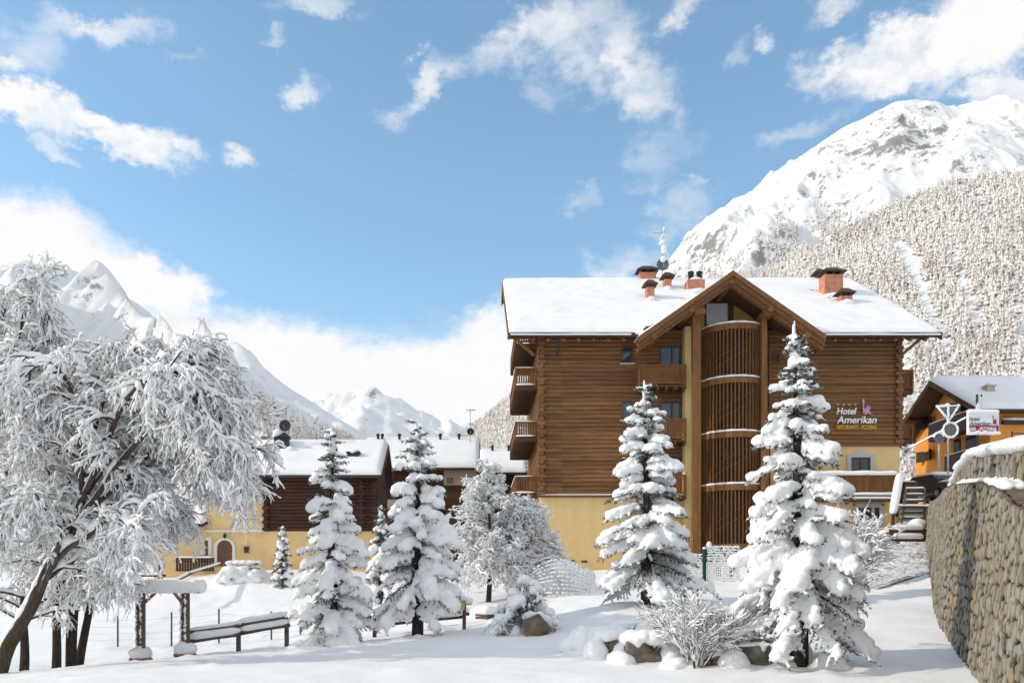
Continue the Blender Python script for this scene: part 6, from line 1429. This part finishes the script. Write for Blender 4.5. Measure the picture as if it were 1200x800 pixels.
for k in range(170):
    u = random.random(); px = 259+49*u; xx = WX(px, Y); yy = Y+random.uniform(-1.1, 1.3); gz = G(xx, yy); tz_ = WZ(666-2*math.sin(math.pi*u), Y)-.45*max(0, abs(u-.5)-.36)*6
    m.blob((xx, yy, gz+(tz_-gz)*random.random()**.7-.08), (.26, .26, .17), ICO2)
snow_part(m, 'table_snow', t, .05, jit=.03)
m = MB(); Y = 50.9; t = thing('mail_box', W(286, 648, Y)[:], 'small dark wall box to the right of arched door', 'mail box'); m.box(WX(286, Y), WX(290.5, Y), Y, Y+.2, WZ(647, Y), WZ(641, Y)); m.build('body', M['dark_metal'], t); m = MB(); m.box(WX(285.6, Y), WX(290.9, Y), Y-.04, Y+.2, WZ(641, Y)+.003, WZ(640, Y)); m.build('lid', M['dark_metal'], t)
t = thing('wall_lantern', W(263.7, 628, Y)[:], 'small black lantern above arched door', 'lamp'); c = W(263.7, 628, Y); m = MB(); m.lathe((c.x, c.y-.05, c.z-.12), [(.05, 0), (.09, .04), (.11, .2), (.03, .3)], 8); m.build('body', M['dark_metal'], t); m = MB(); m.bar((c.x, c.y-.05, c.z+.15), (c.x, c.y+.22, c.z+.15), .03, .03); m.build('bracket', M['dark_metal'], t)
t = thing('wall_box', W(671, 660, HY)[:], 'small dark utility box on the hotel yellow base wall', 'utility box'); m = MB(); m.box(WX(668, HY), WX(673, HY), HY-.14, HY-.02, WZ(661, HY), WZ(656, HY)); m.build('body', M['dark_metal'], t); m = MB(); m.box(WX(681, HY), WX(688, HY), HY-.1, HY-.02, WZ(658.5, HY), WZ(656.5, HY)); m.build('vent', M['dark_metal'], t)
Y = 46.8; t = thing('traffic_board', W(428, 698, Y)[:], 'small lime green panel poking out between the two firs', 'panel'); m = MB(); a = W(424, 694, Y); m.prism([(WX(416, Y), WZ(691, Y)), (WX(422, Y), WZ(691, Y)), (WX(422.5, Y), WZ(680, Y)), (WX(419, Y), WZ(684, Y))], Y, Y+.05, 'y'); m.build('panel', M['hi_vis'], t); m = MB(); m.box(WX(418.5, Y), WX(419.5, Y), Y+.06, Y+.1, WZ(702, Y), WZ(682, Y)); m.build('stake', M['dark_metal'], t)
p = W(436, 700, 48); car((p.x+.6, 49.0, p.z-.25), R(4), 'car_paint', 'black car parked behind the gap of the two firs', .2)
Y = 45.5; t = thing('yellow_marker', W(987, 641, Y)[:], 'bright yellow grit bin peeping from snow beside entrance door', 'bin'); m = MB(); m.lathe((W(987, 632, Y).x, Y, WZ(640, Y)), [(.3, 0), (.34, .35), (.3, .42), (.1, .5)], 14); m.build('body', M['yellow_paint'], t, True); m = MB(); m.blob(W(986, 627, Y), (.35, .3, .14), ICO2, None, .1, 2); m.build('snow_cap', M['snow'], t, True)
t = thing('log_pillar', W(188, 676, 49.5)[:], 'short brown log pillar beside the chalet wing', 'pillar'); m = MB(); a, b = W(188, 678, 49.5), W(188, 658, 49.5); m.tube([a, b], .13, 8); m.tube([(a.x-1.4, a.y, a.z+.2), (a.x+.3, a.y, a.z+.2)], .08, 6); m.build('post', M['house_wood'], t, True); m = MB(); m.blob((b.x, b.y, b.z+.05), (.18, .18, .1), ICO2); m.blob((a.x-.6, a.y, a.z+.3), (.8, .15, .1), ICO2); m.build('snow_cap', M['snow'], t, True)
Y = 45; t = thing('path_rail', W(240, 672, Y)[:], 'dark wooden handrail curving up to the arched door', 'railing'); m = MB(); m.tube([W(200, 684, 41), W(222, 672, 43), W(240, 664, 45), W(262, 660.5, 47)], .07, 6); m.build('rail', M['weathered_wood'], t, True); m = MB(); snow_strip(m, W(200, 683, 41), W(222, 671, 43), .16, .1); snow_strip(m, W(222, 671, 43), W(258, 660, 46.5), .16, .1); m.build('rail_snow', M['snow'], t, True)
m = MB()

# ------------------------------------------------------------------ mountain air
def haze(density):
    m = MB(); m.box(-9400, 9400, -9400, 9400, -12, 1250); mat = bpy.data.materials.new('haze'); mat.use_nodes = True; t = mat.node_tree; t.nodes.clear()
    o = t.nodes.new('ShaderNodeOutputMaterial'); v = t.nodes.new('ShaderNodeVolumePrincipled'); v.inputs['Color'].default_value = (.93, .95, .98, 1); v.inputs['Density'].default_value = density; v.inputs['Anisotropy'].default_value = .2
    t.links.new(v.outputs[0], o.inputs['Volume']); M['haze'] = mat; ob = m.build('haze', mat); tag(ob, kind='stuff')
haze(.00003)
